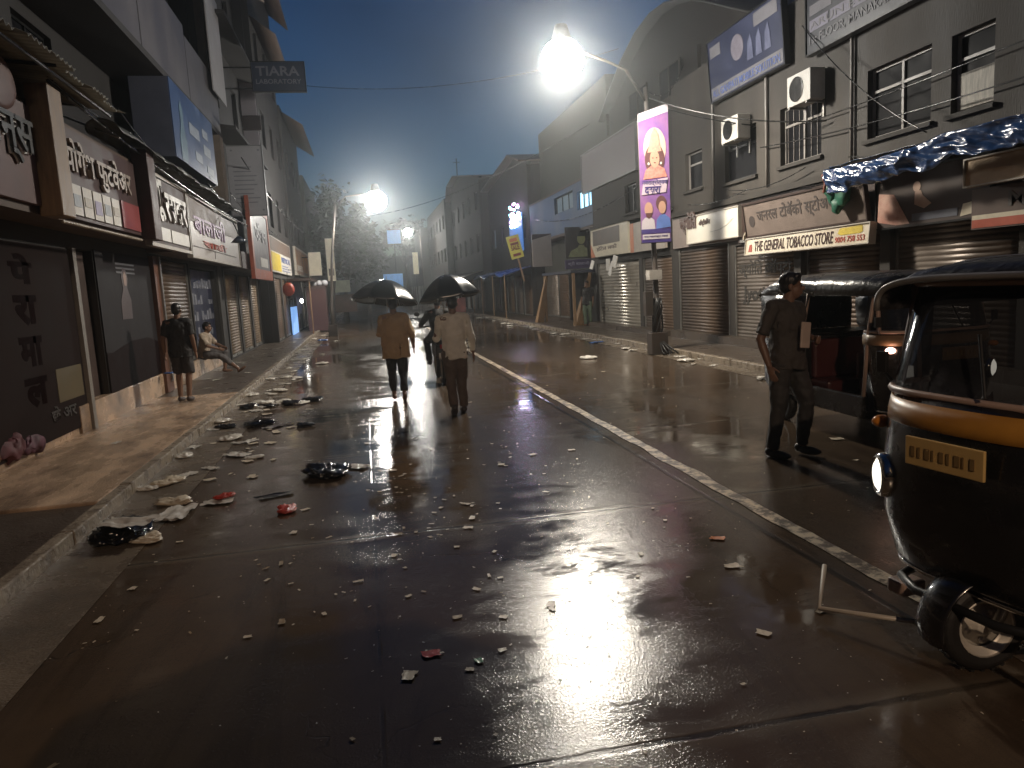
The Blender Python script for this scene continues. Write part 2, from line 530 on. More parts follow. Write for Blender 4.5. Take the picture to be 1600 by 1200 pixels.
def building(name, label, cat, side, X, ya, yb, h, m, depth=9., ops=(), z0=0., gap=.23, group=None, roofm_=None, parapet=.0):
    root = thing(name, label, cat, (X, (ya + yb) / 2, 0), world=True, group=group)
    sx = -1 if side == 'left' else 1
    mb = MB(); wall_open(mb, side, X, ya, yb, z0, h, ops)
    Xb = X + sx * gap
    mb.box(Xb, X + sx * depth, ya, yb, z0, h)
    if parapet:
        mb.box(X, X + sx * .15, ya, yb, h, h + parapet)
    mb.build("wall", m, root)
    return root

def chajja(parent, side, X, ya, yb, z, out=.7, m=None, t=.09, drop=.0, name="ledge"):
    sx = 1 if side == 'left' else -1
    mb = MB()
    mb.add([(X, ya, z), (X + sx * out, ya, z - drop), (X + sx * out, yb, z - drop), (X, yb, z),
            (X, ya, z + t), (X + sx * out, ya, z + t - drop), (X + sx * out, yb, z + t - drop), (X, yb, z + t)],
           [(0, 3, 2, 1), (4, 5, 6, 7), (0, 1, 5, 4), (1, 2, 6, 5), (2, 3, 7, 6), (3, 0, 4, 7)])
    return mb.build(name, m or wallgrey, parent)

def corr(parent, name, p00, p10, p01, p11, m, waves=40, amp=.018, jag=0.):
    """corrugated sheet between four corners; ridges run from the 0 edge to the 1 edge"""
    p00, p10, p01, p11 = map(Vector, (p00, p10, p01, p11))
    nrm = (p10 - p00).cross(p01 - p00).normalized()
    nu = waves * 4
    jit = [rnd.uniform(-jag, jag) for _ in range(waves // 5 + 2)]
    rows = [[], []]
    for i in range(nu + 1):
        u = i / nu
        o = nrm * amp * math.sin(2 * math.pi * waves * u)
        a, b = p00.lerp(p10, u), p01.lerp(p11, u)
        b = b + (b - a).normalized() * jit[int(u * waves / 5)] if jag else b
        rows[0].append(a + o); rows[1].append(b + o)
    mb = MB(); mb.loft(rows, cap=False, close=False)
    return mb.build(name, m, parent, smooth=True, solid=.004)

# ================================================================== LEFT SIDE
LX = -3.98
A = thing("shop_building", "dark tall shop building with pale parapet panels above the footwear shop signs", "building", (LX, 12, 0), world=True)
mb = MB()
wall_open(mb, 'left', LX, 2, 22.7, 0, 4.3, [(11.3, 12.3, .1, 2.66), (15.75, 18.55, .5, 2.72), (18.65, 21.6, .42, 2.62), (2, 7.6, .1, 2.6)])
wall_open(mb, 'left', -4.6, 2, 22.7, 4.3, 6.3, [(9.2, 10.4, 4.6, 6.1), (12.2, 13.6, 4.6, 6.1), (20.9, 22.1, 4.6, 6.1)])
wall_open(mb, 'left', -4.62, 2, 22.7, 6.3, 14, [(16, 17.3, 8.2, 10), (19.5, 20.8, 8.2, 10), (13, 14.2, 8.2, 10), (16, 17.3, 11.2, 13), (19.5, 20.8, 11.2, 13)])
mb.box(-12, -4.86, 2, 22.7, 0, 14)
mb.box(-4.86, -4.2, 2, 22.7, 4.1, 4.3)
mb.build("wall", walldark, A)
for (a, b, c, d) in [(9.2, 10.4, 4.6, 6.1), (12.2, 13.6, 4.6, 6.1), (20.9, 22.1, 4.6, 6.1)]:
    window(A, 'left', -4.6, a, b, c, d, blackm, sill=False)
for (a, b, c, d) in [(16, 17.3, 8.2, 10), (19.5, 20.8, 8.2, 10), (13, 14.2, 8.2, 10), (16, 17.3, 11.2, 13), (19.5, 20.8, 11.2, 13)]:
    window(A, 'left', -4.62, a, b, c, d, blackm, sill=False)
MB().box(-4.6, -3.58, 8, 22.68, 6.31, 6.44).build("balcony_slab", walldark, A)
pg = mat("pale_panel", (.11, .1, .104), .5, var=.35, scale=1.2, dirt=(.06, .05, .05), stretch=(1, 1, .4))
for (a, b, t) in [(8.0, 11.5, 8.0), (11.53, 15.05, 8.0), (15.1, 18.9, 8.1), (18.94, 22.65, 7.9)]:
    MB().box(-3.72, -3.6, a, b, 6.45, t).build("parapet_panel", pg, A, bevel=.01)
pieces("pilaster", mat("brown_pilaster", (.2, .15, .11), .7, var=.4, dirt=(.06, .05, .04)), A, [(-3.9, -3.55, 22.0, 22.5, 4.35, 6.3), (-3.85, -3.62, 21.9, 22.3, 6.45, 14)])
# shop canopy (deep fascia box with soffit)
can = MB(); can.box(-3.975, -3.46, 2, 15.2, 2.86, 4.08); can.box(-3.975, -3.46, 15.2, 22.6, 2.78, 3.98)
can.build("canopy", mat("brown_soffit", (.09, .052, .032), .6, var=.35, stretch=(1, .4, 1), dirt=(.05, .03, .02)), A)
# plinth
MB().box(-4.4, -3.94, 10.95, 21.7, .08, .48).build("plinth", slabm, A, bevel=.012)
MB().box(-4.4, -3.97, 2, 10.9, .08, .2).build("doorstep", slabm, A)
# vertical-lettered panel by the first shop
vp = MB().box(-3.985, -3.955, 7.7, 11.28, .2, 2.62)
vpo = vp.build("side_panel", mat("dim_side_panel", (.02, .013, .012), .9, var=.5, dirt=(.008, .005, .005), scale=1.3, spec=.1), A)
T = basis((-3.955, 9.3, .2), 'left')
for k, ch in enumerate(["पे", "रा", "मा", "ल"]):
    mb = MB(); text_into(mb, ch, .16, 1.93 - k * .49, .62, .36, .001, .002, .05, T=T)
    mb.build("lettering", mat("dark_red_letters", (.006, .001, .001), .9, spec=.05), vpo)
mb = MB(); text_into(mb, "छे अर", .75, .2, .8, .2, .006, .008, .02, T=T); mb.build("lettering", black, vpo)
MB().box(-3.955, -3.948, 10.35, 11.2, .62, 1.05).build("notice", mat("yellowed_notice", (.1, .075, .035), .7), vpo)
# dark recessed doorway beside it
MB().box(-4.17, -4.1, 11.32, 12.28, .1, 2.64).build("door", dark, A)
MB().box(-3.97, -3.9, 11.3, 11.42, .1, 2.64).build("door_jamb", mat("grey_jamb", (.22, .2, .18), .6), A)
# poster panel with a seated figure
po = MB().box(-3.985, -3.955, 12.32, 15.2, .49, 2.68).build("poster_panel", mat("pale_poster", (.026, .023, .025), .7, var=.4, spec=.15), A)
T = basis((-3.955, 12.32, .49), 'left')
mb = MB()
mb.prism([(0, 0), (2.88, 0), (2.88, .62), (2.2, .74), (1.2, .72), (.3, .6), (0, .62)], .002, .005, T)
mb.build("print", mat("maroon_print", (.01, .004, .004), .7, spec=.1), po)
mb = MB(); mb.cur = 0
mb.prism([(.95, 1.1), (1.5, 1.1), (1.52, 1.42), (1.38, 1.62), (1.46, 1.78), (1.38, 1.94), (1.22, 1.95), (1.12, 1.8), (1.16, 1.62), (.98, 1.4)], .002, .006, T)
mb.build("figure_print", mat("figure_print", (.07, .05, .05), .5), po)
MB().prism([(1.24, 1.66), (1.36, 1.66), (1.39, 1.82), (1.3, 1.9), (1.22, 1.82)], .006, .009, T).build("face_print", mat("face_print", (.3, .2, .16), .5), po)
mb = MB()
for k in range(3): mb.box(.9, 1.9, 2.0 - k * .07, 2.03 - k * .07, .002, .005, T)
mb.build("text_lines", mat("grey_print", (.12, .12, .13), .5), po)
# posts
for (a, b, mm) in [(9.17, 9.55, wood), (12.9, 13.32, redbrown)]:
    MB().box(-3.44, -3.2, a, b, 2.84, 4.25).build("fascia_post", mm, A, bevel=.015)
MB().box(-3.97, -3.88, 15.22, 15.72, .1, 2.72).build("column", mat("brown_column", (.15, .07, .045), .5, var=.4), A)
MB().box(-3.9, -3.84, 15.5, 15.6, .3, 2.72).build("drain_pipe", steel, A)
shutter(A, 'left', -4.06, 15.78, 18.5, .5, 2.7, shutterb)
# window of small goods
gw = MB().box(-4.14, -4.1, 18.66, 21.6, .42, 2.6).build("goods_window", mat("navy_goods_board", (.03, .035, .07), .35), A)
mb = MB()
for i in range(9):
    for j in range(5):
        if rnd.random() < .75:
            MB().box(-4.1, -4.085, 18.75 + i * .31, 18.98 + i * .31, .55 + j * .4, .55 + j * .4 + rnd.uniform(.1, .3)).build("goods_packet", mat("grey_packets", (.24, .25, .3), .4, var=.5, scale=9), gw)
MB().box(-3.97, -3.9, 21.6, 21.85, .1, 2.75).build("column", wallgrey, A)

# building B (22.7 - 30) and the rest of the terrace
def left_building(label, X, ya, yb, h, m, gm=None, wins=True, sh=3, shm=None, cat="building", fx=None):
    ops = []
    z = 4.6
    while wins and z < h - 2:
        nwin = max(2, int((yb - ya) / 2.6))
        for k in range(nwin):
            c = ya + (yb - ya) * (k + .5) / nwin
            ops.append((c - .55, c + .55, z, z + 1.35))
        z += 3.1
    w = (yb - ya) / sh
    gops = [(ya + k * w + .18, ya + (k + 1) * w - .18, .12, 2.6) for k in range(sh)]
    r = building("shop_building", label, cat, 'left', X, ya, yb, h, m, ops=ops + gops, depth=8)
    for o in ops: window(r, 'left', X, *o, blackm, sill=False)
    for g in gops: shutter(r, 'left', X - .08, g[0] + .01, g[1] - .01, g[2], g[3] - .01, shm or shutterb)
    return r, ops
sh_l = mat("tan_shutter", (.2, .14, .085), .5, metal=.1, var=.3, scale=1.5, dirt=(.12, .07, .04))
B, _ = left_building("three storey shop building with tan folding shutters beside the seated man", -3.95, 22.72, 30, 13.5, walldark, sh=3, shm=sh_l)
MB().box(-3.96, -3.4, 22.75, 29.95, 2.72, 3.2).build("canopy", dark, B)
for z in (6.7, 9.8):
    chajja(B, 'left', -3.95, 22.75, 29.95, z, .75, walldark, drop=.1)
corr(B, "eaves_sheet", (-4.2, 22.8, 13.3), (-4.2, 29.9, 13.3), (-2.75, 22.8, 12.55), (-2.75, 29.9, 12.55), roofm, 40)
C, _ = left_building("tall dark shop building with pale end wall and stepped eaves sheets", -3.4, 30.02, 38, 15.2, walldark, sh=3)
cw = mat("lilac_end_wall", (.44, .4, .43), .6, var=.2, scale=.8)
pieces("end_wall", cw, C, [(-4.2, -3.42, 29.92, 30.0, 4.4, 8.05), (-3.95, -3.42, 29.92, 30.0, 8.6, 10.4)])
MB().box(-4.2, -3.3, 29.86, 30.0, 8.06, 8.58).build("floor_band", dark, C)
corr(C, "eaves_sheet", (-3.5, 30.1, 15.0), (-3.5, 37.9, 15.0), (-2.55, 30.1, 14.2), (-2.55, 37.9, 14.2), roofm, 40)
corr(C, "eaves_sheet", (-3.5, 30.1, 12.3), (-3.5, 37.9, 12.3), (-2.5, 30.1, 11.55), (-2.5, 37.9, 11.55), roofm, 40)
D, _ = left_building("two storey dark shop building below a rusty eaves sheet", -3.3, 38.02, 47, 10.9, walldark, sh=4)
corr(D, "eaves_sheet", (-3.5, 38.1, 10.8), (-3.5, 46.9, 10.8), (-2.3, 38.1, 10.0), (-2.3, 46.9, 10.0), roofm, 40)
E_, _ = left_building("low shop building with a mossy wall behind the second street lamp", -3.1, 47.02, 58, 9.0, wallgreen, sh=4)
F_, _ = left_building("distant shop building at the far end behind the street tree", -2.9, 66, 90, 9.5, wallgreen, sh=6)

# corrugated awning over the first shops
aw = thing("corrugated_awning", "ragged corrugated metal awning jutting out above the first two shop signs", "awning", (-3.6, 8.5, 4.3), world=True)
corr(aw, "sheet", (-4.3, 4.0, 4.62), (-4.3, 10.95, 4.55), (-2.95, 4.0, 4.5), (-2.95, 10.95, 4.34), mat("weathered_awning_sheet", (.3, .28, .22), .5, metal=.2, var=.4, scale=2, dirt=(.1, .08, .06)), 60, .022, .07)
mb = MB()
for yv in (5, 7, 9, 10.8):
    mb.tube([(-4.3, yv, 4.5), (-3.02, yv, 4.38)], .02)
mb.tube([(-3.1, 4, 4.43), (-3.1, 10.9, 4.29)], .02)
mb.build("awning_frame", blackm, aw)
aw2 = thing("roller_awning", "folded dark cloth awning above the black and white shop sign", "awning", (-3.4, 15, 4.1), world=True)
mb = MB()
def _fold(u, v):
    yv = 11.2 + u * 10.5
    a = v * math.pi * 1.2
    r = .13 + .04 * mnoise.noise(Vector((yv * 2.2, v * 3, 0)))
    return (-3.32 + math.cos(a) * r * 1.6, yv, 4.22 - .03 * u * 3 + math.sin(a) * r + .05 * mnoise.noise(Vector((yv, 2, 0))))
mb.grid(_fold, 90, 10)
mb.build("cloth", mat("dark_green_cloth", (.07, .065, .045), .45, var=.4), aw2, smooth=True, solid=.006)
mb = MB()
for yv in (11.6, 14.2, 17, 19.6, 21.4): MB().tube([(-4.0, yv, 4.5), (-3.2, yv, 4.15)], .015).build("arm", steel, aw2)

# ------------------------------------------------------------------ sign boards
def board(name, label, cat, side, X, ya, yb, z0, z1, m, fm=None, depth=.08, tilt=0., fr=.05, group=None):
    w, h = yb - ya, z1 - z0
    o = (X, ya if side == 'left' else yb, z0)
    if side == 'front': o = (ya, X, z0)
    r = thing(name, label, cat, mtx=basis(o, side, tilt), group=group)
    MB().box(0, w, 0, h, -depth, 0).build("panel", m, r)
    if fm:
        f = MB().box(-fr, 0, -fr, h + fr, -depth - .01, .025).box(w, w + fr, -fr, h + fr, -depth - .01, .025)
        f.box(0, w, -fr, 0, -depth - .01, .025).box(0, w, h, h + fr, -depth - .01, .025)
        f.build("frame", fm, r)
    return r, w, h

# sign 1 (pink, curved emblem)
r, w, h = board("shop_sign", "pink shop sign with black letters under an oval emblem, nearest on the pavement side", "shop sign", 'left', -3.4, 4.6, 9.15, 2.95, 4.0, pinkb, None)
text("र्सन्स", r, white, 3.02, .36, 1.42, .5, .02, .02, .045, name="letter_outline")
text("र्सन्स", r, black, 3.03, .372, 1.40, .48, .05, .02, .012)
e = MB(); e.lathe([(.02, .05), (.3, .05), (.36, .035), (.37, 0)], 28, Matrix.Translation((3.75, 1.14, 0)) @ Matrix.Scale(1.25, 4, (1, 0, 0)) @ Matrix.Scale(.8, 4, (0, 1, 0)))
e.build("emblem", mat("brown_emblem", (.18, .1, .085), .45, var=.3, scale=8), r, smooth=True)
# sign 2
r, w, h = board("shop_sign", "dark red shop sign with raised white letters above a row of small cards", "shop sign", 'left', -3.4, 9.6, 12.86, 2.9, 4.0, redbrown, None)
text("योगेश फुटवेअर", r, mat("letter_cream", (.42, .35, .29), .5), .28, .46, 2.55, .5, .03, .04, .02)
cards = [(.45, .4, .5), (.5, .46, .42), (.52, .48, .44), (.55, .52, .46), (.35, .3, .27), (.52, .46, .36)]
for k, c in enumerate(cards):
    t = MB().box(.06 + k * .37, .38 + k * .37, .05, .42, .004, .02)
    co = t.build("card", mat("card_paper", (.6, .55, .48), .5, var=.3, scale=6), r)
    MB().box(.1 + k * .37, .34 + k * .37, .12 + (k % 3) * .03, .3, .02, .026).build("print", mat(["mauve_print", "slate_print", "tan_print"][k % 3], [(.25, .2, .36), (.28, .3, .33), (.42, .36, .28)][k % 3], .5, var=.4, scale=14), co)
MB().box(2.34, 3.2, .05, .44, .004, .02).build("red_card", mat("red_card", (.3, .06, .06), .5), r)
mb = MB(); mb.tube([(.06 + k * .016, -.07, .0) for k in range(200)], [.008 + .018 * abs(math.sin(k * math.pi / 6)) for k in range(200)], 8)
mb.build("bead_trim", mat("bead_trim", (.4, .34, .27), .3), r, smooth=True)
# sign 3
r, w, h = board("shop_sign", "black and white lettered shop sign in a pale frame with white strips under the letters", "shop sign", 'left', -3.4, 13.42, 16.2, 2.84, 4.0, dark, mat("pale_frame", (.4, .36, .31), .5), fr=.06)
text("शू", r, white, .35, .4, .6, .72, .03, .03, .03)
text("रसकर", r, white, 1.0, .44, 1.6, .5, .03, .03, .03)
for (a, b) in ((.1, 1.25), (1.32, 2.7)):
    MB().box(a, b, .07, .3, .004, .02).build("strip", white, r)
MB().box(.05, .3, .34, .5, .004, .02).build("strip", white, r)
# sign 4
r, w, h = board("shop_sign", "white shop sign with faded purple and red script and a brown upper half", "shop sign", 'left', -3.4, 16.35, 22.3, 2.76, 3.98, mat("off_white_board", (.42, .38, .35), .45, var=.2), mat("pale_frame"), fr=.04)
MB().box(.05, 5.9, .72, 1.2, .004, .012).build("brown_panel", mat("brown_strip", (.14, .1, .08), .6), r)
text("बालाजी", r, mat("purple_letters", (.2, .09, .2), .5), .4, .5, 3.6, .5, .016, .012, .02)
text("साडी", r, mat("red_letters", (.45, .09, .06), .5), 1.2, .25, 2.8, .18, .016, .012, .02)
mb = MB().box(.2, 5.4, .2, .222, .004, .01).box(2.4, 2.43, .04, .2, .004, .01); mb.build("rule_line", dark, r)
# shop lamp in front of sign 4
sl = thing("shop_lamp", "small unlit lamp with a dark cone shade on an arm before the white script sign", "lamp", (-3.2, 19.9, 3.3), world=True)
MB().tube([(-3.36, 19.9, 3.9), (-3.1, 19.9, 3.75), (-3.0, 19.9, 3.45)], .014).build("arm", blackm, sl)
MB().lathe([(.02, .16), (.06, .14), (.2, 0), (.19, 0), (.05, .12)], 16, Matrix.Translation((-3.0, 19.9, 3.24))).build("lamp_shade", mat("navy_shade", (.02, .03, .05), .3), sl, smooth=True)
# blue billboard
bm_ = mat("blue_billboard", (.045, .09, .2), .4, var=.5, scale=.9, dirt=(.025, .03, .08), dirt_amt=.8)
r, w, h = board("billboard", "blue box billboard with a light figure and white caption patches below the parapet panels", "billboard", 'left', -3.5, 16.4, 20.7, 4.75, 6.3, bm_, None, depth=.75)
MB().box(-.012, -.002, 0.0, h, -.74, -.02).build("side_face", mat("slate_side", (.17, .18, .24), .5, var=.2), r)
MB().prism([(.5, 0), (1.05, 0), (1.1, .5), (.92, .8), (.95, 1.1), (.8, 1.28), (.65, 1.1), (.68, .8), (.5, .5)], .003, .008).build("figure_print", mat("teal_print", (.12, .2, .26), .45, var=.4, scale=4), r)
mb = MB()
for (a, b, c, d) in [(1.5, 2.5, .75, 1.0), (2.9, 3.5, .95, 1.15), (2.9, 3.7, .55, .78), (1.9, 2.6, .25, .45), (3.1, 3.9, .15, .32), (3.3, 4.1, -.0, .1)]:
    MB().box(a, b, c, d, .003, .008).build("caption_patch", mat("pale_patch", (.3, .34, .4), .5, var=.3, scale=8), r)
# hanging cloth banner
r, w, h = board("cloth_banner", "narrow pale cloth banner hanging high beside the dark balcony", "banner", 'left', -3.45, 21.3, 23.2, 7.3, 10.1, mat("pale_banner", (.42, .4, .4), .6, var=.2), None, depth=.03)
# TIARA projecting sign
r, w, h = board("projecting_sign", "dark navy projecting sign reading TIARA high up against the sky", "sign", 'front', 26.0, -3.0, -1.36, 8.46, 9.35, mat("navy_sign", (.03, .04, .07), .4, var=.2), blackm, depth=.14, fr=.03)
lt = mat("dim_letters", (.2, .2, .23), .5)
text("TIARA", r, lt, .12, .47, 1.36, .3, .008, .01, .02)
text("LABORATORY", r, lt, .1, .22, 1.42, .15, .008, .01, .012)
for q in (.75, .1): MB().tube([(-.9, q, -.07), (0, q, -.07)], .025).build("bracket", blackm, r)
# white notice board with text lines
r, w, h = board("notice_board", "large white notice board with faint lines of text fixed above the orange framed shop", "notice board", 'front', 24.0, -3.72, -2.72, 4.34, 6.36, mat("notice_white", (.4, .39, .41), .5, var=.12), mat("grey_frame", (.2, .2, .2), .5), fr=.03)
mb = MB()
for k in range(9):
    mb.box(.14, .14 + rnd.uniform(.45, .72), 1.4 - k * .13, 1.43 - k * .13, .003, .006)
for (a, b) in ((.1, .12), (.88, .12), (.1, 1.88), (.88, 1.88)): mb.box(a, a + .06, b, b + .05, .003, .008)
mb.build("text_lines", mat("faint_ink", (.22, .22, .24), .6), r)
# orange framed sign
r, w, h = board("shop_sign", "tall dark sign in an orange red frame with vertical lettering", "shop sign", 'left', -3.25, 24.2, 28.0, 2.75, 4.6, mat("slate_board", (.1, .085, .1), .45), mat("orange_red_frame", (.42, .1, .05), .45, var=.3), fr=.32)
text("फॅशन", r, mat("dim_letters"), .6, .9, 2.6, .6, .012, .012, .02)
MB().box(1.4, 3.2, .1, .4, .003, .01).build("strip", white, r)
# yellow / white sign
r, w, h = board("shop_sign", "yellow and white shop sign with blue text lines after the orange frame", "shop sign", 'left', -3.3, 29.0, 36.6, 2.8, 4.15, white, None)
MB().box(.1, 3.2, .06, .75, .003, .01).build("yellow_panel", mat("yellow_print", (.65, .5, .06), .5, var=.3), r)
MB().box(.1, 7.4, .8, 1.32, .003, .01).build("brown_panel", mat("brown_strip"), r)
text("MEDICAL", r, mat("blue_letters", (.08, .12, .3), .5), 3.5, .45, 3.6, .24, .01, .01, .02)
mb = MB()
for k in range(3): mb.box(3.6, 6.8 - k * .4, .1 + k * .1, .14 + k * .1, .003, .01)
mb.build("text_lines", mat("blue_letters"), r)
# food sign
r, w, h = board("shop_sign", "brown food sign with an orange picture beyond the yellow and white sign", "shop sign", 'left', -3.2, 38.2, 46.5, 2.95, 4.2, mat("food_board", (.34, .2, .11), .5, var=.5, scale=1.0, dirt=(.1, .04, .03), dirt_amt=.8), mat("pale_frame"), fr=.08)
text("SWEETS", r, white, .5, .15, 3.2, .3, .01, .01, .02)
MB().box(4.4, 7.9, .15, 1.1, .003, .01).build("picture", mat("orange_picture", (.6, .26, .07), .5, var=.5, scale=1.4), r)
# projecting cream boards
r, w, h = board("projecting_sign", "taller cream projecting board beside the second lamp pole", "sign", 'front', 44.0, -2.0, -1.55, 2.6, 5.0, cream, None)
MB().box(.08, .37, .3, .7, .003, .008).build("print", redbrown, r)
MB().tube([(-1.3, 2.0, -.05), (0, 2.0, -.05)], .03).build("bracket", blackm, r)
r, w, h = board("projecting_sign", "shorter cream projecting board left of the taller one", "sign", 'front', 42.0, -2.85, -2.2, 2.9, 4.15, cream, None)
MB().tube([(-.5, 1.0, -.05), (0, 1.0, -.05)], .03).build("bracket", blackm, r)
r, w, h = board("projecting_sign", "pale green projecting board above far red and tan banners", "sign", 'front', 52.0, -2.2, -.95, 1.95, 2.75, mat("pale_green_board", (.5, .52, .38), .5), None, depth=.2)
MB().tube([(-.9, .7, -.1), (0, .7, -.1)], .03).build("bracket", blackm, r)
r, w, h = board("cloth_banner", "red and tan cloth banner slung under the pale green board", "banner", 'front', 54.0, -2.2, -.6, .55, 1.8, mat("red_tan_cloth", (.2, .1, .065), .6, var=.6, scale=1.2), None, depth=.03)
# lit doorway with navy cloth
r = thing("lit_stall", "small pale blue lit stall front behind a hanging navy cloth", "stall", (-2.9, 36.3, 0), world=True)
MB().box(-3.36, -3.3, 35.0, 37.6, .1, 1.35).build("lit_panel", mat("blue_lit_panel", (.3, .45, .7), .4, emit=(.25, .5, 1.), es=.9), r)
mb = MB()
def _cloth(u, v):
    return (-3.1 + .05 * math.sin(u * 21) + .1 * v, 34.6 + 3.2 * u, 2.5 - v * (1.6 - .9 * u * u))
mb.grid(_cloth, 40, 10)
mb.build("cloth", mat("navy_cloth", (.016, .02, .045), .6), r, smooth=True, solid=.01)
MB().box(-3.34, -2.3, 34.3, 38.4, 2.5, 2.62).build("stall_roof", dark, r)
for q in (34.4, 38.2): MB().tube([(-2.4, q, .05), (-2.4, q, 2.5)], .03).build("post", wood, r)
r = thing("bulb_lamp", "bare white bulb hanging on a wire before the navy cloth", "lamp", (-2.75, 33.9, 2.3), world=True)
MB().ell((-2.75, 33.9, 1.62), (.07, .07, .09)).build("bulb", mat("lit_bulb", (1, 1, 1), .4, emit=(1, .95, .85), es=22), r, smooth=True)
MB().tube([(-2.75, 33.9, 1.7), (-2.75, 33.9, 2.9), (-3.2, 33.9, 3.0)], .012).build("wire", black, r)
r = thing("paper_lantern", "round red lantern hanging under the yellow and white sign", "lantern", (-3.0, 31.2, 2.0), world=True)
MB().ell((-3.0, 31.2, 2.12), (.24, .24, .28)).build("shade", mat("red_lantern", (.45, .05, .02), .5, var=.3, scale=10), r, smooth=True)
MB().tube([(-3.0, 31.2, 2.4), (-3.0, 31.2, 2.8)], .01).lathe([(.03, 0), (.09, .05), (.06, .1)], 10, Matrix.Translation((-3.0, 31.2, 1.74))).build("tassel", black, r)
r = thing("stall_counter", "tall dark red stall cabinet with white bundles on its top by the gutter", "stall", (-2.0, 38.8, 0), world=True)
MB().box(-2.85, -1.9, 38.0, 39.3, .05, 2.2).build("cabinet", mat("maroon_cabinet", (.055, .02, .018), .45, var=.4, dirt=(.05, .02, .02)), r, bevel=.02)
MB().box(-2.9, -1.82, 37.95, 39.35, 2.2, 2.28).build("top", dark, r)
for k in range(4):
    b = MB().ell((-2.7 + k * .26, 38.3, 2.42), (.16, .2, .15), nu=10, nv=7)
    b.build("bundle", mat("white_bundle", (.55, .55, .6), .5, var=.3), r, smooth=True)
# pink sack heap at the first doorstep
sk = thing("cloth_bundle", "pink and orange cloth bundle heaped on the first doorstep", "bundle", (-4.0, 9.0, .2), world=True)
for k, (c, cx_, cy_, sz) in enumerate([((.1, .026, .034), -4.05, 8.95, .3), ((.13, .055, .02), -4.1, 8.55, .26), ((.1, .035, .055), -3.98, 9.4, .2)]):
    mb = MB(); mb.ell((cx_, cy_, .2 + sz * .42), (sz * .6, sz * 1.25, sz * .5), nu=60, nv=36)
    mb.v = [tuple(Vector(q) + Vector((.05 * mnoise.noise(Vector(q) * 7), .07 * mnoise.noise(Vector(q) * 5 + Vector((3, 1, 0))) - .05 * abs(mnoise.noise(Vector((q[0] * 9, q[1] * 14, q[2] * 9)))), .05 * mnoise.noise(Vector(q) * 8) - .07 * abs(mnoise.noise(Vector((q[0] * 16, q[1] * 10, q[2] * 12))))))) for q in mb.v]
    mb.build("cloth_roll", mat(["pink_cloth", "orange_cloth", "mauve_cloth"][k], c, .7, var=.5, scale=7), sk, smooth=True)
# ================================================================== RIGHT SIDE
RX = 8.6
win1 = [(12.9, 14.3, 3.9, 5.03), (10.15, 11.6, 3.9, 5.03), (9.0, 9.76, 3.9, 5.0), (15.25, 16.7, 3.9, 5.0), (6.2, 7.6, 3.9, 5.0), (17.9, 18.9, 4.0, 4.95)]
g1 = [(13.7, 16.32, .12, 2.42), (16.6, 19.5, .12, 2.5), (11.1, 13.4, .12, 2.42), (8.4, 10.9, .12, 2.42), (5.6, 8.2, .12, 2.42)]
RA = building("shop_building", "two storey beige plastered shop building with dark windows and boards along its roof edge", "building", 'right', RX, 2, 19.7, 6.9, wallbeige, ops=win1 + g1, depth=7, roofm_=None)
for k, o in enumerate(win1):
    window(RA, 'right', RX, *o, mat("grey_window_frame", (.3, .28, .26), .5) if k != 3 else blackm, mull=1 if k < 2 else 0, tran=.68, bars=7 if k == 0 else 0)
MB().box(8.68, 8.7, 9.05, 9.72, 3.95, 4.45).build("curtain", mat("pale_curtain", (.55, .52, .46), .7, var=.5, scale=6, stretch=(1, 4, .6)), RA)
for k, g in enumerate(g1):
    shutter(RA, 'right', RX + .06, g[0] + .005, g[1] - .005, g[2], g[3] - .005, [shutterm, shutterb, shutterb, shutterm, shutterm][k])
T = basis((8.655, 16.3, .12), 'right')
mb = MB(); text_into(mb, "ज्योित ऑप्टी", .12, 1.52, 2.2, .42, .012, .012, .02, T=T)
mb.build("painted_lettering", mat("faded_black_letters", (.05, .045, .04), .6), RA)
mb = MB(); text_into(mb, "JyotiOpti", .3, .93, 1.95, .42, .012, .012, .03, T=T)
mb.build("painted_lettering", mat("faded_black_letters", (.05, .045, .04), .6), RA)
MB().box(8.44, 8.6, 2.02, 19.66, 3.38, 3.5).build("ledge", wallgrey, RA)
MB().box(8.52, 8.597, 16.0, 19.66, 2.54, 3.37).build("fascia", mat("grey_fascia", (.27, .22, .2), .6, var=.2), RA)
MB().box(8.52, 8.597, 2.0, 15.98, 2.46, 3.37).build("fascia", dark, RA)
for yv in (7.95, 11.95, 14.75, 17.2):
    mb = MB(); mb.tube([(8.55, yv, 3.55), (8.55, yv, 6.8)], .03)
    mb.build("drain_pipe", mat("grey_pipe", (.3, .28, .26), .5), RA, smooth=True)
pieces("pier", wallgrey, RA, [(8.5, 8.597, yv - .12, yv + .12, .12, 2.45) for yv in (13.55, 11.0, 8.3)])
MB().box(8.35, 8.6, 2, 19.6, .1, .3).build("step", pavem, RA)

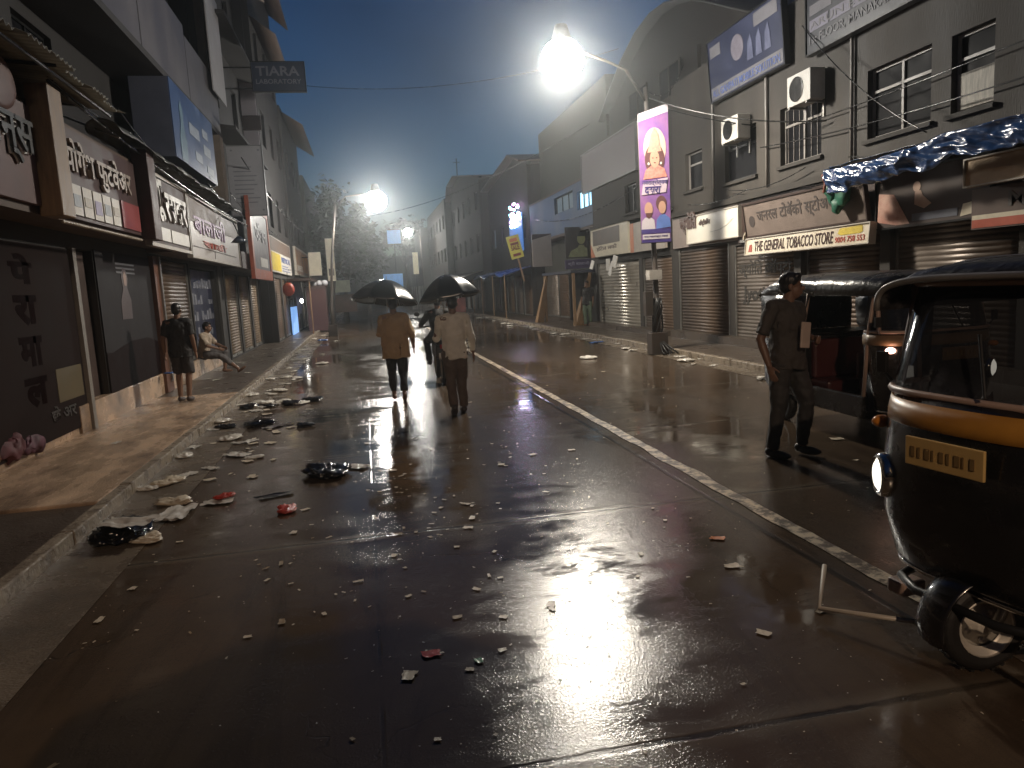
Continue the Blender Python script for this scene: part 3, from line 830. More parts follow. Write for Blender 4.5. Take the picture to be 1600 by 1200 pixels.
# air conditioners
def aircon(label, X, ya, yb, z0, z1):
    r = thing("air_conditioner", label, "air conditioner", (X, (ya + yb) / 2, z0), world=True, group="air conditioners on the beige wall")
    MB().box(X - .36, X - .05, ya, yb, z0, z1).build("casing", white, r, bevel=.015)
    Tm = Matrix.Translation((X - .362, (ya + yb) / 2 + .06, (z0 + z1) / 2)) @ Matrix.Rotation(R(-90), 4, 'Y')
    rr = (z1 - z0) * .4
    MB().lathe([(0, .002), (rr, .002), (rr, .012), (rr * .93, .016), (rr * .9, .006), (0, .006)], 24, Tm).build("fan_recess", black, r)
    mb = MB()
    for k in range(1, 6): mb.lathe([(rr * k / 6 - .004, .016), (rr * k / 6 + .004, .016), (rr * k / 6 + .004, .02), (rr * k / 6 - .004, .02)], 24, Tm)
    for k in range(8): mb.box(-rr, rr, -.003, .003, .018, .021, Tm @ Matrix.Rotation(math.pi * k / 8, 4, 'Z'))
    mb.build("fan_grille", blackm, r)
    for yv in (ya + .1, yb - .1):
        MB().prism([(X - .38, z0 - .04), (X - .38, z0 - .003), (X, z0 - .003), (X, z0 - .3), (X - .03, z0 - .3), (X - .03, z0 - .04)], yv - .02, yv + .02, Matrix(((1, 0, 0, 0), (0, 0, 1, 0), (0, 1, 0, 0), (0, 0, 0, 1)))).build("bracket", steel, r)
    return r
aircon("air conditioner high on the beige wall beside the barred window top", RX, 12.7, 13.46, 4.86, 5.42)
aircon("air conditioner lower on the beige wall, near the banner pole", RX, 15.4, 16.16, 4.7, 5.22)

# roof edge boards
r, w, h = board("billboard", "tilted navy billboard with a pale round badge and white lettered strip on the roof edge", "billboard", 'right', 8.45, 13.85, 17.0, 5.82, 7.15, mat("navy_billboard", (.022, .027, .06), .45, var=.4, scale=1.2), blackm, depth=.1, tilt=R(4), fr=.03)
MB().box(.03, 3.1, .03, .3, .003, .008).build("strip", mat("dim_white", (.14, .135, .15), .5, var=.2), r)
text("ALL GANPATI MOBILE SOLUTION", r, mat("blue_letters"), .1, .08, 2.9, .16, .012, .006, .01)
e = MB(); e.lathe([(0, .012), (.26, .012), (.27, .003)], 28, Matrix.Translation((1.35, .85, 0))); e.build("badge", mat("pale_badge", (.15, .135, .165), .5, var=.3, scale=6), r)
mb = MB()
for k in range(3): mb.prism([(1.75 + k * .35, .45), (2.0 + k * .35, .45), (1.98 + k * .35, .78), (1.92 + k * .35, .95), (1.8 + k * .35, .8)], .003, .008)
mb.build("figure_print", mat("slate_figures", (.1, .11, .18), .5, var=.4), r)
pieces("caption_patch", mat("dim_white"), r, [(.1, .6, .95, 1.2, .003, .008), (2.1, 3.0, 1.02, 1.28, .003, .008)])
r, w, h = board("billboard", "long dark billboard crowded with lines of pale capitals along the roof edge", "billboard", 'right', 8.4, 8.9, 13.05, 5.72, 6.95, mat("black_blue_board", (.012, .013, .022), .45), blackm, depth=.12, fr=.03)
dl = mat("dim_letters2", (.12, .115, .13), .5)
text("1st FLOOR, MANAKAR BUILDING, CALL", r, dl, .1, .12, 3.9, .17, .008, .008, .012)
pieces("caption_patch", mat("dim_violet_patch", (.15, .14, .19), .5, var=.3, scale=4), r, [(.1 + k * .62, .66 + k * .62, .36, .56, .003, .008) for k in range(5)])
text("ARUN EYE CLINIC", r, dl, .12, .4, 2.9, .12, .012, .006, .01)
mb = MB().box(.1, .75, .64, .82, .003, .008); mb.lathe([(.16, .003), (.2, .003), (.2, .01), (.16, .01)], 20, Matrix.Translation((.45, 1.03, 0))); mb.build("emblem", dl, r)
MB().box(1.0, 1.6, .85, 1.1, .003, .008).build("red_patch", mat("dull_red_patch", (.16, .035, .04), .5), r)
MB().box(1.0, 2.8, .64, .8, .003, .008).build("ochre_patch", mat("dull_ochre_patch", (.13, .1, .03), .5), r)
r = thing("dish_antenna", "small round grey dish antenna between the two roof edge boards", "antenna", (8.5, 13.4, 6.9), world=True)
MB().lathe([(.01, .1), (.12, .07), (.22, 0), (.23, .0), (.12, .06)], 18, Matrix.Translation((8.3, 13.5, 7.12)) @ Matrix.Rotation(R(-70), 4, 'Y')).build("dish", mat("pale_dish", (.5, .52, .55), .4), r, smooth=True)
MB().tube([(8.5, 13.4, 6.88), (8.5, 13.4, 7.1), (8.36, 13.48, 7.12)], .02).build("mast", blackm, r)

# blue tarpaulin valance
tp = thing("tarpaulin", "crumpled shiny blue tarpaulin strung along the front of a shop awning", "tarpaulin", (7.9, 9.5, 3.1), world=True)
def _tarp(u, v):
    yv = 11.45 - u * 6.2
    top = 3.42 - .04 * math.sin(u * 9) + .05 * mnoise.noise(Vector((yv * 1.3, 0, 2)))
    dr = (.34 + .1 * mnoise.noise(Vector((yv * 1.7, 5, 1)))) * (1.15 if u < .1 else 1)
    a = yv * 2.5 + v * 1.8
    rid = 1 - abs(mnoise.noise(Vector((a, v * 2.0, 7)))) * 2 + .38 * (1 - abs(mnoise.noise(Vector((a * 2.3, v * 4.5, 2)))) * 2)
    x = 7.74 - .05 * math.sin(v * 2.6) + .07 * mnoise.noise(Vector((yv * 1.6, v * 1.2, 0))) - .05 * rid
    rag = .05 * mnoise.noise(Vector((yv * 5, 3, 3))) * v
    return (x + .06 * v * v, yv + .03 * mnoise.noise(Vector((v * 3, yv * 4, 9))), top - v * dr + rag)
MB().grid(_tarp, 330, 22).build("valance", mat("glossy_blue_tarp", (.03, .08, .22), .2, var=.4, scale=4, bump=.25, bscale=14, spec=.9, rvar=.06), tp, smooth=True, solid=.004)
def _tarp2(u, v):
    yv = 11.4 - u * 6.1
    return (7.74 + v * .84, yv, 3.44 + v * .1 + .03 * mnoise.noise(Vector((yv * 2, v * 3, 0))) - .03 * math.sin(v * 3.14))
MB().grid(_tarp2, 60, 8).build("awning_sheet", blue_sheet, tp, smooth=True, solid=.006)
mb = MB()
for yv in (11.4, 9.4, 7.4): mb.tube([(7.74, yv, 3.42), (8.58, yv, 3.52)], .02)
mb.build("awning_frame", blackm, tp)
mb = MB(); mb.tube([(7.8, 11.4, 3.42), (7.86, 11.75, 3.36), (8.1, 12.0, 3.2), (7.95, 11.85, 3.1), (7.9, 11.7, 3.3)], .025)
mb.build("rope", mat("red_rope", (.4, .14, .1), .6), tp, smooth=True)

# tobacco shop boards
tw = mat("cream_sign_face", (.74, .68, .56), .4, var=.12, scale=3, dirt=(.4, .3, .18))
r, w, h = board("shop_sign", "long low cream sign reading THE GENERAL TOBACCO STORE with a yellow patch", "shop sign", 'right', 8.2, 11.0, 15.05, 2.17, 2.49, tw, mat("dull_white_frame", (.5, .46, .4), .5), depth=.1, tilt=R(-6), fr=.02)
text("THE GENERAL TOBACCO STORE", r, mat("dark_maroon_letters", (.05, .018, .015), .5), .36, .045, 2.72, .215, .006, .006, .012)
MB().prism([(.12, .05), (.27, .05), (.24, .2), (.15, .2)], .003, .008).build("red_mark", mat("red_letters"), r)
MB().prism([(3.2, .2), (3.25, .29), (3.85, .3), (3.88, .2), (3.8, .17), (3.3, .17)], .003, .007).build("yellow_patch", mat("yellow_print"), r)
text("9004 758 553", r, mat("red_letters"), 3.14, .045, .8, .1, .006, .005, .012)
r, w, h = board("shop_sign", "brown board with faded lettering leaning out above the long cream sign", "shop sign", 'right', 8.28, 11.15, 15.1, 2.56, 3.22, mat("brown_grey_board", (.21, .165, .14), .6, var=.25), dark, depth=.05, tilt=R(8), fr=.03)
fl = mat("faded_letters", (.075, .06, .055), .6)
text("जनरल टोबॅको स्टोअर", r, fl, .5, .2, 2.6, .36, .004, .005, .02)
MB().lathe([(.0, .006), (.12, .006), (.12, .002)], 16, Matrix.Translation((.28, .3, 0))).build("emblem", fl, r)
r = thing("sign_bracket", "pale triangular end bracket at the far end of the long cream sign", "bracket", (8.3, 15.3, 2.5), world=True)
MB().add([(8.2, 15.12, 2.5), (8.2, 15.12, 2.56), (8.56, 15.2, 3.2), (8.56, 15.2, 2.5), (8.2, 15.15, 2.5), (8.2, 15.15, 2.56), (8.56, 15.23, 3.2), (8.56, 15.23, 2.5)],
         [(0, 1, 2, 3), (7, 6, 5, 4), (0, 4, 5, 1), (1, 5, 6, 2), (2, 6, 7, 3), (3, 7, 4, 0)]).build("plate", cream, r)
MB().box(8.2, 8.56, 15.1, 15.3, 2.44, 2.495).build("arm", steel, r)
r = thing("cloth_bundle", "green cloth bundle hanging from the brown board under the tarpaulin", "bundle", (8.2, 11.7, 2.9), world=True)
for k, (yy_, zz_, s_) in enumerate([(11.85, 3.08, .16), (11.55, 3.02, .2), (11.7, 2.84, .13)]):
    mb = MB(); mb.ell((8.1, yy_, zz_), (.09, s_ * .9, s_), nu=18, nv=12)
    mb.v = [tuple(Vector(q) + .05 * mnoise.noise_vector(Vector(q) * 9)) for q in mb.v]
    mb.build("cloth_fold", mat("green_cloth", (.03, .16, .1), .5, var=.5, scale=9), r, smooth=True)
# boards right of it
r, w, h = board("shop_sign", "dark shop board with a small seated figure and striped lower corner under the tarpaulin", "shop sign", 'right', 8.35, 8.75, 11.0, 2.38, 3.2, dark, blackm, depth=.05, fr=.03)
MB().prism([(0.02, .1), (.45, .02), (.75, .02), (.4, .5), (.05, .55)], .003, .008).build("striped_print", mat("red_cream_stripes", (.55, .4, .32), .5, var=.7, scale=2.4, dirt=(.35, .08, .05), dirt_amt=.9), r)
mb = MB(); mb.prism([(.85, .3), (1.05, .22), (1.2, .28), (1.02, .42), (.98, .5), (.86, .48)], .003, .008); mb.lathe([(0, .01), (.08, .01)], 14, Matrix.Translation((.9, .56, 0)))
mb.build("figure_print", mat("pink_figure", (.5, .34, .26), .5), r)
MB().box(.8, 1.7, .05, .16, .003, .008).build("text_lines", mat("slate_letters", (.12, .13, .17), .5), r)
MB().prism([(1.75, .03), (2.2, .08), (2.22, .24), (1.8, .2)], .003, .008).build("cream_print", cream, r)
r, w, h = board("shop_sign", "tan stained sign panel beneath the near end of the tarpaulin", "shop sign", 'right', 8.1, 5.2, 8.9, 2.78, 3.12, mat("tan_board", (.5, .36, .22), .45, var=.4, scale=1.3, dirt=(.2, .12, .06)), mat("dull_white_frame"), depth=.08, fr=.02)
r, w, h = board("shop_sign", "brown shop sign with a red and cream strip along its foot, nearest the auto rickshaws", "shop sign", 'right', 8.3, 5.4, 9.0, 2.2, 2.74, mat("brown_board", (.1, .06, .045), .5), None, depth=.06)
MB().box(.02, 3.55, .02, .13, .003, .008).build("red_strip", mat("red_strip", (.5, .1, .05), .45), r)
MB().box(.02, 3.55, .13, .19, .003, .008).build("cream_strip", cream, r)
text("MAHALAXMI", r, fl, .6, .26, 2.2, .2, .004, .005, .02)

# white shop sign with big letters spilling over
r, w, h = board("shop_sign", "bright white shop sign with big brown letters spilling onto the grey wall", "shop sign", 'right', 8.45, 15.8, 18.55, 2.62, 3.28, mat("bright_white_sign", (.8, .76, .66), .35, var=.05), mat("dull_white_frame"), depth=.08, fr=.025)
bl = mat("brown_letters", (.10, .06, .05), .5)
text("ज्योित", r, bl, -.42, .24, 1.02, .56, .02, .03, .04)
text("ऑप्टीशियन", r, bl, .72, .36, .62, .19, .012, .012, .025)
mb = MB(); mb.tube([(1.3, .2, .004), (1.8, .22, .004), (2.2, .3, .004), (2.5, .42, .004)], .006, 5); mb.build("swoosh", mat("grey_swoosh", (.5, .48, .44), .5), r)

# behind: taller building with an arched roof
rb = thing("hall_building", "tall grey building with an arched roof rising behind the beige shop building", "building", (9.6, 21, 0), world=True)
MB().box(9.4, 17, 19.72, 27.2, 0, 8.0).box(9.7, 17, 14, 19.7, 6.0, 7.6).build("wall", walldark, rb)
prof = [(15.2, 7.3), (16.5, 7.72), (18.7, 8.75), (20.2, 9.35), (21.2, 9.6), (22.3, 9.7), (23.6, 9.55), (25, 9.1), (26.4, 8.4), (27.6, 7.7)]
mb = MB(); mb.loft([[(x, a, b) for a, b in prof] for x in (9.1, 17)], cap=False, close=False)
mb.build("roof", mat("dark_sheet_roof", (.03, .028, .027), .5, var=.4), rb, smooth=True, solid=.06)
mb = MB(); mb.prism([(a, b - .05) for a, b in prof] + [(27.2, 7.2), (16.5, 6.9)], 9.5, 9.62, Matrix(((0, 0, 1, 0), (1, 0, 0, 0), (0, 1, 0, 0), (0, 0, 0, 1))))
mb.build("gable_wall", walldark, rb)
for (a, b, c, d) in [(20.5, 22, 6.8, 7.9), (23, 24.6, 6.8, 7.9)]:
    window(rb, 'right', 9.2, a, b, c, d, wallgrey, inset=.0)

# next building with the lilac hoarding
g2 = [(22.6, 26.9, .12, 2.4), (20.0, 22.3, .12, 2.4)]
w2 = [(20.3, 21.6, 3.95, 4.9), (22.6, 23.7, 3.9, 4.8)]
RBb = building("shop_building", "grey shop building with a half lit ribbed shutter behind the banner pole", "building", 'right', 8.62, 19.72, 27.2, 6.7, wallgrey, ops=g2 + w2, depth=.75)
for o in w2: window(RBb, 'right', 8.62, *o, blackm, mull=1)
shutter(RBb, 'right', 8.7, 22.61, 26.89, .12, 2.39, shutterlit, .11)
shutter(RBb, 'right', 8.7, 20.01, 22.29, .12, 2.39, shutterb)
MB().box(8.4, 8.61, 19.8, 27.1, 3.62, 3.72).build("ledge", wallgrey, RBb)
MB().box(8.2, 8.6, 19.8, 27.1, .1, .26).build("step", pavem, RBb)
r, w, h = board("billboard", "big blank lilac grey hoarding above the lit shutter, behind the glow of the lamp", "billboard", 'right', 8.5, 22.3, 28.0, 5.15, 6.5, mat("lilac_hoarding", (.2, .17, .18), .5, var=.2, scale=.8), mat("grey_frame"), depth=.15, fr=.05)
r, w, h = board("shop_sign", "cream shop sign with a dark faded picture and orange corner behind the banner pole", "shop sign", 'right', 8.4, 22.9, 26.9, 2.62, 3.65, mat("cream_board"), None, depth=.08)
MB().box(.3, 3.2, .42, .95, .003, .008).build("picture", mat("dark_faded_picture", (.13, .1, .08), .5, var=.5, scale=2), r)
MB().prism([(0, 0), (.55, 0), (.0, .5)], .003, .008).build("orange_corner", mat("orange_patch", (.6, .2, .09), .5), r)
text("हॉटेल लकी", r, bl, .7, .2, 2.2, .18, .004, .006, .015)
r, w, h = board("shop_sign", "plain grey sign with an orange edge tucked behind the banner pole", "shop sign", 'right', 8.4, 19.9, 22.7, 2.6, 3.5, mat("grey_cream_board", (.4, .35, .3), .5), None, depth=.06)
MB().box(.0, .3, 0, .9, .003, .008).build("orange_edge", mat("orange_patch"), r)
r = thing("hanging_packets", "pale paper packets hanging in a bunch above the lit shutter", "packets", (8.3, 24, 2.4), world=True)
for k, (a, b, s_) in enumerate([(24.4, 2.3, .2), (24.1, 2.16, .24), (23.7, 2.38, .2), (26.2, 2.36, .16)]):
    T = Matrix.Translation((8.2, a, b)) @ Euler((rnd.uniform(-.4, .4), rnd.uniform(-.3, .3), rnd.uniform(-.3, .3))).to_matrix().to_4x4()
    MB().box(-.015, .015, -s_ * .7, s_ * .7, -s_, s_, T).build("packet", white, r, bevel=.01)
MB().tube([(8.2, 23.5, 2.62), (8.2, 26.3, 2.6)], .008).build("string", black, r)

# open fronted stall with props
st = thing("street_stall", "dark open fronted stall with slanting wooden props where a man stands", "stall", (8.2, 29.5, 0), world=True)
MB().box(8.9, 9.2, 27.3, 32, 0, 3.9).build("back_wall", black, st)
MB().box(7.7, 9.3, 27.3, 32.0, 2.12, 2.22).build("stall_roof", mat("navy_roof_sheet", (.03, .035, .06), .5), st)
for (a, b, c, d) in [(7.9, 27.6, 8.3, 26.9), (7.3, 31.6, 7.7, 31.3)]:
    MB().add([(a, b, .1), (a + .3, b, .1), (c + .1, d, 2.1), (c, d, 2.1), (a, b + .5, .1), (a + .3, b + .5, .1), (c + .1, d + .12, 2.1), (c, d + .12, 2.1)],
             [(0, 1, 2, 3), (7, 6, 5, 4), (0, 4, 5, 1), (1, 5, 6, 2), (2, 6, 7, 3), (3, 7, 4, 0)]).build("wooden_prop", wood, st)
pieces("post", wood, st, [(7.75, 7.85, 27.32, 27.42, .1, 2.12), (7.75, 7.85, 31.85, 31.95, .1, 2.12)])
r, w, h = board("portrait_hoarding", "dark hoarding with a greenish portrait of a man above the open stall", "hoarding", 'front', 29.0, 8.0, 9.35, 2.72, 3.95, mat("black_hoarding", (.03, .022, .02), .5), None, depth=.06)
mb = MB(); mb.prism([(.1, .05), (1.1, .05), (1.05, .3), (.82, .42), (.76, .52), (.56, .52), (.5, .42), (.22, .3)], .003, .008); mb.build("shirt_print", mat("green_grey_print", (.3, .32, .17), .5, var=.4, scale=5), r)
e = MB(); e.lathe([(0, .014), (.17, .014), (.17, .006)], 20, Matrix.Translation((.66, .76, 0)) @ Matrix.Scale(1.25, 4, (0, 1, 0))); e.build("face_print", mat("green_face_print", (.33, .34, .16), .5), r)
MB().prism([(.5, .86), (.83, .86), (.8, 1.0), (.66, 1.05), (.52, 1.0)], .015, .02).build("hair_print", black, r)
r, w, h = board("shop_sign", "purple strip sign with pale lettering below the portrait hoarding", "shop sign", 'front', 28.6, 7.85, 9.6, 2.3, 2.66, mat("purple_strip", (.07, .05, .12), .5), None, depth=.08)
text("श्री बालाजी मोबाईल", r, mat("pale_violet_letters", (.4, .38, .5), .5), .12, .1, 1.5, .18, .006, .006, .015)
# big blank board, sale board
r, w, h = board("billboard", "blank off white board with a curling top edge between the sale sign and the portrait", "billboard", 'front', 33.0, 7.55, 8.45, 2.55, 4.0, mat("blank_board", (.5, .45, .42), .5, var=.12), None, depth=.05)
MB().prism([(0, 1.2), (.9, 1.42), (.9, 1.45), (0, 1.45)], .003, .012).build("torn_top", dark, r)
r, w, h = board("sale_sign", "tilted yellow sign reading SALE on a post", "sign", 'front', 37.0, 7.4, 8.05, 3.05, 4.2, mat("sale_yellow", (.6, .55, .1), .45, var=.15), None, depth=.05)
r.matrix_basis = r.matrix_basis @ Matrix.Rotation(R(13), 4, 'Z')
mr = mat("maroon_letters", (.2, .03, .03), .5)
text("SALE", r, mr, .1, .42, .44, .24, .004, .006, .03)
MB().box(.12, .52, .85, 1.02, .003, .008).build("red_patch", mat("orange_patch"), r)
pieces("text_line", mr, r, [(.12, .54, .68, .8, .003, .008), (.12, .52, .12, .25, .003, .008)])
MB().box(.28, .36, -1.2, -.0, -.05, -.01).build("post", wood, r)

# blue fronted first floor with lit windows
bluem = mat("blue_sheet_wall", (.035, .07, .15), .5, var=.4, scale=.8, stretch=(1, 1, .4))
w3 = [(26.3 + 1.0, 29.2, 4.62, 5.32), (29.8, 32.8, 4.8, 5.5)]
RC = building("shop_building", "tall grey building with blue sheeted first floor and one bright blue lit window", "building", 'right', 9.3, 27.22, 38, 9.3, wallgreen, ops=[(27.6, 31.8, .2, 2.1)], depth=7)
mb = MB(); wall_open(mb, 'right', 8.62, 27.22, 37.9, 3.9, 5.7, w3, .12)
mb.build("sheeted_front", bluem, RC)
pieces("floor_slab", dark, RC, [(8.62, 9.28, 27.24, 37.9, 3.78, 3.89), (8.62, 9.28, 27.24, 37.9, 5.71, 5.8)])
litm = mat("lit_blue_window", (.5, .7, .8), .4, var=.5, scale=5, emit=(.45, .8, 1.), es=2.6)
litd = mat("dim_blue_window", (.12, .15, .18), .4, var=.5, scale=4, emit=(.45, .7, .9), es=.08)
window(RC, 'right', 8.62, *w3[0], blackm, litm, mull=2, bars=6, sill=False)
window(RC, 'right', 8.62, *w3[1], blackm, litd, mull=2, sill=False)
shutter(RC, 'right', 9.28, 32.2, 35, .12, 2.3, shutterb); shutter(RC, 'right', 9.28, 35.1, 37.8, .12, 2.3, shutterm)
r = thing("fairy_lights", "cluster of glowing pink and white fairy lights hung over a self-glowing blue cloth on the facade", "lights", (8.4, 40.5, 4), world=True)
MB().box(8.45, 8.5, 39.1, 42.6, 3.6, 5.6).build("blue_cloth", mat("glowing_blue_cloth", (.05, .2, .5), .5, var=.3, emit=(.02, .14, .5), es=.6), r)  # blue light falling on the cloth is put in as its own glow
for k in range(46):
    m_ = [mat("pink_bulb", (1, .6, 1), .4, emit=(1, .35, .95), es=13), mat("white_bulb", (1, 1, 1), .4, emit=(.85, .85, 1), es=15), mat("cyan_bulb", (.5, .9, 1), .4, emit=(.3, .8, 1), es=12)][k % 3]
    MB().ell((8.36 + rnd.uniform(-.06, .06), 39.1 + rnd.random() * 2.7, 5.15 + rnd.random() * 1.25 - .2), (.07, .07, .07), nu=8, nv=6).build("bulb", m_, r, smooth=True)

def right_building(label, X, ya, yb, h, m, roof=None, shm=None, nsh=4, z1=2.3, lit=0):
    ops = []
    z = 4.2
    while z < h - 1.8:
        n_ = max(2, int((yb - ya) / 2.8))
        for k in range(n_):
            c = ya + (yb - ya) * (k + .5) / n_
            ops.append((c - .6, c + .6, z, z + 1.2))
        z += 2.9
    w_ = (yb - ya) / nsh
    gops = [(ya + k * w_ + .15, ya + (k + 1) * w_ - .15, .12, z1) for k in range(nsh)]
    r = building("shop_building", label, "building", 'right', X, ya, yb, h, m, ops=ops + gops, depth=8)
    for k, o in enumerate(ops):
        window(r, 'right', X, *o, blackm, litd if lit and k == lit else None, sill=False)
    for k, g in enumerate(gops): shutter(r, 'right', X + .07, g[0] + .01, g[1] - .01, g[2], g[3] - .01, [shutterb, shutterm, sh_l][k % 3])
    if roof:
        mb = MB(); mb.loft([[(x, a, b) for a, b in roof] for x in (X - .5, X + 8)], cap=False, close=False)
        mb.build("roof", roofm, r, solid=.08)
        mb = MB(); mb.prism([(a, b - .04) for a, b in roof] + [(yb, h - .02), (ya, h - .02)], X + .02, X + .2, Matrix(((0, 0, 1, 0), (1, 0, 0, 0), (0, 1, 0, 0), (0, 0, 0, 1))))
        mb.build("gable_wall", m, r)
    return r
right_building("dark house with a sloping tiled roof and fairy lights on its front", 8.6, 38.02, 50, 7.9, walldark, [(37.6, 8.0), (40.5, 8.75), (50.2, 8.05)], nsh=5, lit=3)
right_building("long dark house under a high pitched roof with an antenna mast", 8.0, 50.02, 66, 9.0, walldark, [(49.7, 9.1), (60, 10.6), (64.5, 10.4), (66.4, 9.0)], nsh=5)
right_building("far dark house at the hazy end of the street", 7.4, 66.02, 84, 9.6, walldark, None, nsh=5)
right_building("farthest dim house in the haze beyond the third lamp", 6.6, 84.02, 108, 8.6, walldark, None, nsh=5)
r = thing("antenna_mast", "thin antenna mast on the high pitched roof", "antenna", (8.2, 62, 10.4), world=True)
MB().tube([(8.2, 62, 10.3), (8.2, 62, 12.3)], .05).tube([(7.9, 62, 12.0), (8.5, 62, 12.0)], .03).build("mast", blackm, r)
tp2 = thing("tarpaulin", "sagging bright blue tarpaulin over the far row of shutters", "tarpaulin", (8, 43, 2.4), world=True)
def _t2(u, v):
    yv = 37.5 + u * 12.0
    return (8.58 - v * 1.5, yv, 2.72 - v * .35 - .12 * math.sin(u * 14) * v + .08 * mnoise.noise(Vector((yv, v * 2, 0))))
MB().grid(_t2, 70, 8).build("sheet", mat("bright_blue_tarp", (.04, .1, .34), .3, var=.4, bump=.4, bscale=8), tp2, smooth=True, solid=.008)
for yv in (37.8, 41.5, 45.5, 49.2): MB().tube([(7.1, yv, .1), (7.1, yv, 2.36)], .025).build("pole", wood, tp2)
aw3 = thing("sheet_awning", "pale sheet awning over far stalls beyond the blue tarpaulin", "awning", (7.5, 56, 2.5), world=True)
corr(aw3, "sheet", (7.98, 50.3, 2.9), (7.98, 63, 2.9), (6.6, 50.3, 2.5), (6.6, 63, 2.5), mat("pale_sheet", (.4, .38, .33), .4, metal=.3, var=.3), 50)
r = thing("street_stall", "small stall draped in red and white cloth below the far pale awning", "stall", (6.4, 52, 0), world=True)
MB().box(5.9, 6.9, 52, 54, .1, 1.1).build("counter", mat("red_drape", (.42, .1, .07), .6, var=.6, scale=2), r)
MB().box(5.8, 7.0, 51.9, 54.1, 2.2, 2.3).tube([(5.9, 52, .1), (5.9, 52, 2.2)], .04).build("stall_roof", mat("striped_roof", (.5, .4, .32), .5, var=.6, scale=3), r)

# far end of the street
r = thing("end_building", "dim building closing the far end of the street with pale blue lit boards", "building", (3, 112, 0), world=True)
MB().box(-16, 12, 112, 122, 0, 7.0).box(-16, -1, 110.5, 112, 0, 8.5).build("wall", walldark, r)
lb = mat("blue_lit_board", (.2, .4, .7), .4, emit=(.2, .5, 1.), es=.32)
r, w, h = board("lit_sign", "pale blue lit board high in the haze below the far lamp", "sign", 'front', 90, 3.1, 4.7, 7.4, 9.0, lb, blackm, depth=.2)
MB().tube([(.8, -7.4, -.1), (.8, 0, -.1)], .08).build("post", blackm, r)
r, w, h = board("lit_sign", "pale blue lit strip board low at the far street end behind the tilted umbrella", "sign", 'front', 90, 2.3, 4.6, 2.1, 3.9, lb, blackm, depth=.2)
MB().box(.2, .3, -2.1, 0, -.15, -.05).build("post", blackm, r)
r, w, h = board("lit_sign", "narrow glowing cream board beside the far lamp pole", "sign", 'front', 70, 4.6, 5.1, 3.3, 5.3, mat("cream_lit_board", (.7, .65, .45), .4, emit=(1, .9, .6), es=.35), None, depth=.1)
MB().box(.2, .28, -3.3, 0, -.08, -.02).build("post", blackm, r)
# ================================================================== STREET LAMPS, BANNER, CABLES
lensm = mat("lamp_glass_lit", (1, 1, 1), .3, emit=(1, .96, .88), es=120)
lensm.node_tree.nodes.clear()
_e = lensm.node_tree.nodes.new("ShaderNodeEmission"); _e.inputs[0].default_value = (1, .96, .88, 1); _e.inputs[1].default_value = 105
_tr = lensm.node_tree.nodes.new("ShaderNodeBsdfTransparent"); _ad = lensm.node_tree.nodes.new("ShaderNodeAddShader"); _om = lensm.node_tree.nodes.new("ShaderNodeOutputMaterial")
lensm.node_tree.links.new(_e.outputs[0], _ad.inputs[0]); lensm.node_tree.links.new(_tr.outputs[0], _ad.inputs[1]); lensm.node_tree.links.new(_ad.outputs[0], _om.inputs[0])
polem = mat("pole_steel", (.06, .056, .052), .5, metal=.3, var=.35, dirt=(.1, .06, .04))
headm = mat("lamp_housing", (.06, .06, .06), .4, metal=.4)
def street_lamp(label, base, top, head, power, size=.52, col=LAMP_COL, cone=166, blend=.45):
    r = thing("street_lamp", label, "street lamp", base)
    b, t, h = Vector(base), Vector(top) - Vector(base), Vector(head) - Vector(base)
    MB().tube([(0, 0, 0), (0, 0, 1.2), (0, 0, 1.25), (t.x * .4, t.y * .4, t.z * .6), t], [.085, .085, .062, .055, .045], 14).build("pole", polem, r, smooth=True)
    a = t.lerp(h, .5) + Vector((0, 0, .22))
    MB().tube([t - Vector((0, 0, .3)), t.lerp(a, .5) + Vector((0, 0, .1)), a, h + Vector((0, 0, .16))], .03, 10).build("arm", polem, r, smooth=True)
    MB().box(-.2, .2, -.16, .16, 0, .5).build("base_box", polem, r, bevel=.01)
    T = Matrix.Translation(h)
    MB().lathe([(.02, .26), (.06, .25), (.085, .16), (.1, .1), (.11, .06), (.1, .05), (.02, .09)], 22, T @ Matrix.Scale(size / .24, 4)).build("lamp_housing", headm, r, smooth=True)
    MB().ell((0, 0, 0), (size * .84, size * .84, size * .8), nu=18, nv=12).build("lamp_glass", lensm, r, smooth=True).location = h - Vector((0, 0, size * .25))  # globe oversized so that its disc stands in for the glare
    L = bpy.data.lights.new("lamp_light", 'SPOT'); L.energy = power; L.color = col; L.shadow_soft_size = size * .4
    L.spot_size = R(cone); L.spot_blend = blend
    o = bpy.data.objects.new("lamp_light", L); COL.objects.link(o); o.parent = r
    o.location = h - Vector((0, 0, size * .45))
    return r
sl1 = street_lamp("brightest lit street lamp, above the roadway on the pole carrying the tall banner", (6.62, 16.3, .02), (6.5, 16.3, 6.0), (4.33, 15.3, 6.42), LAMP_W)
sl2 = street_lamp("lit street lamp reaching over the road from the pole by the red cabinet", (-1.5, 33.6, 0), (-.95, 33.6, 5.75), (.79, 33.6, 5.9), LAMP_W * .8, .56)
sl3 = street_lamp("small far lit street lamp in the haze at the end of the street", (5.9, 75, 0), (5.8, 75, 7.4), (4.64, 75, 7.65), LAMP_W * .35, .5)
sl0 = street_lamp("warm street lamp standing on the near roadside behind the viewpoint", (-2.9, -7.4, .08), (-2.7, -7.4, 6.6), (-.3, -7.3, 6.7), LAMP_W * 1.0, .2, (1., .68, .44), 164, .2)
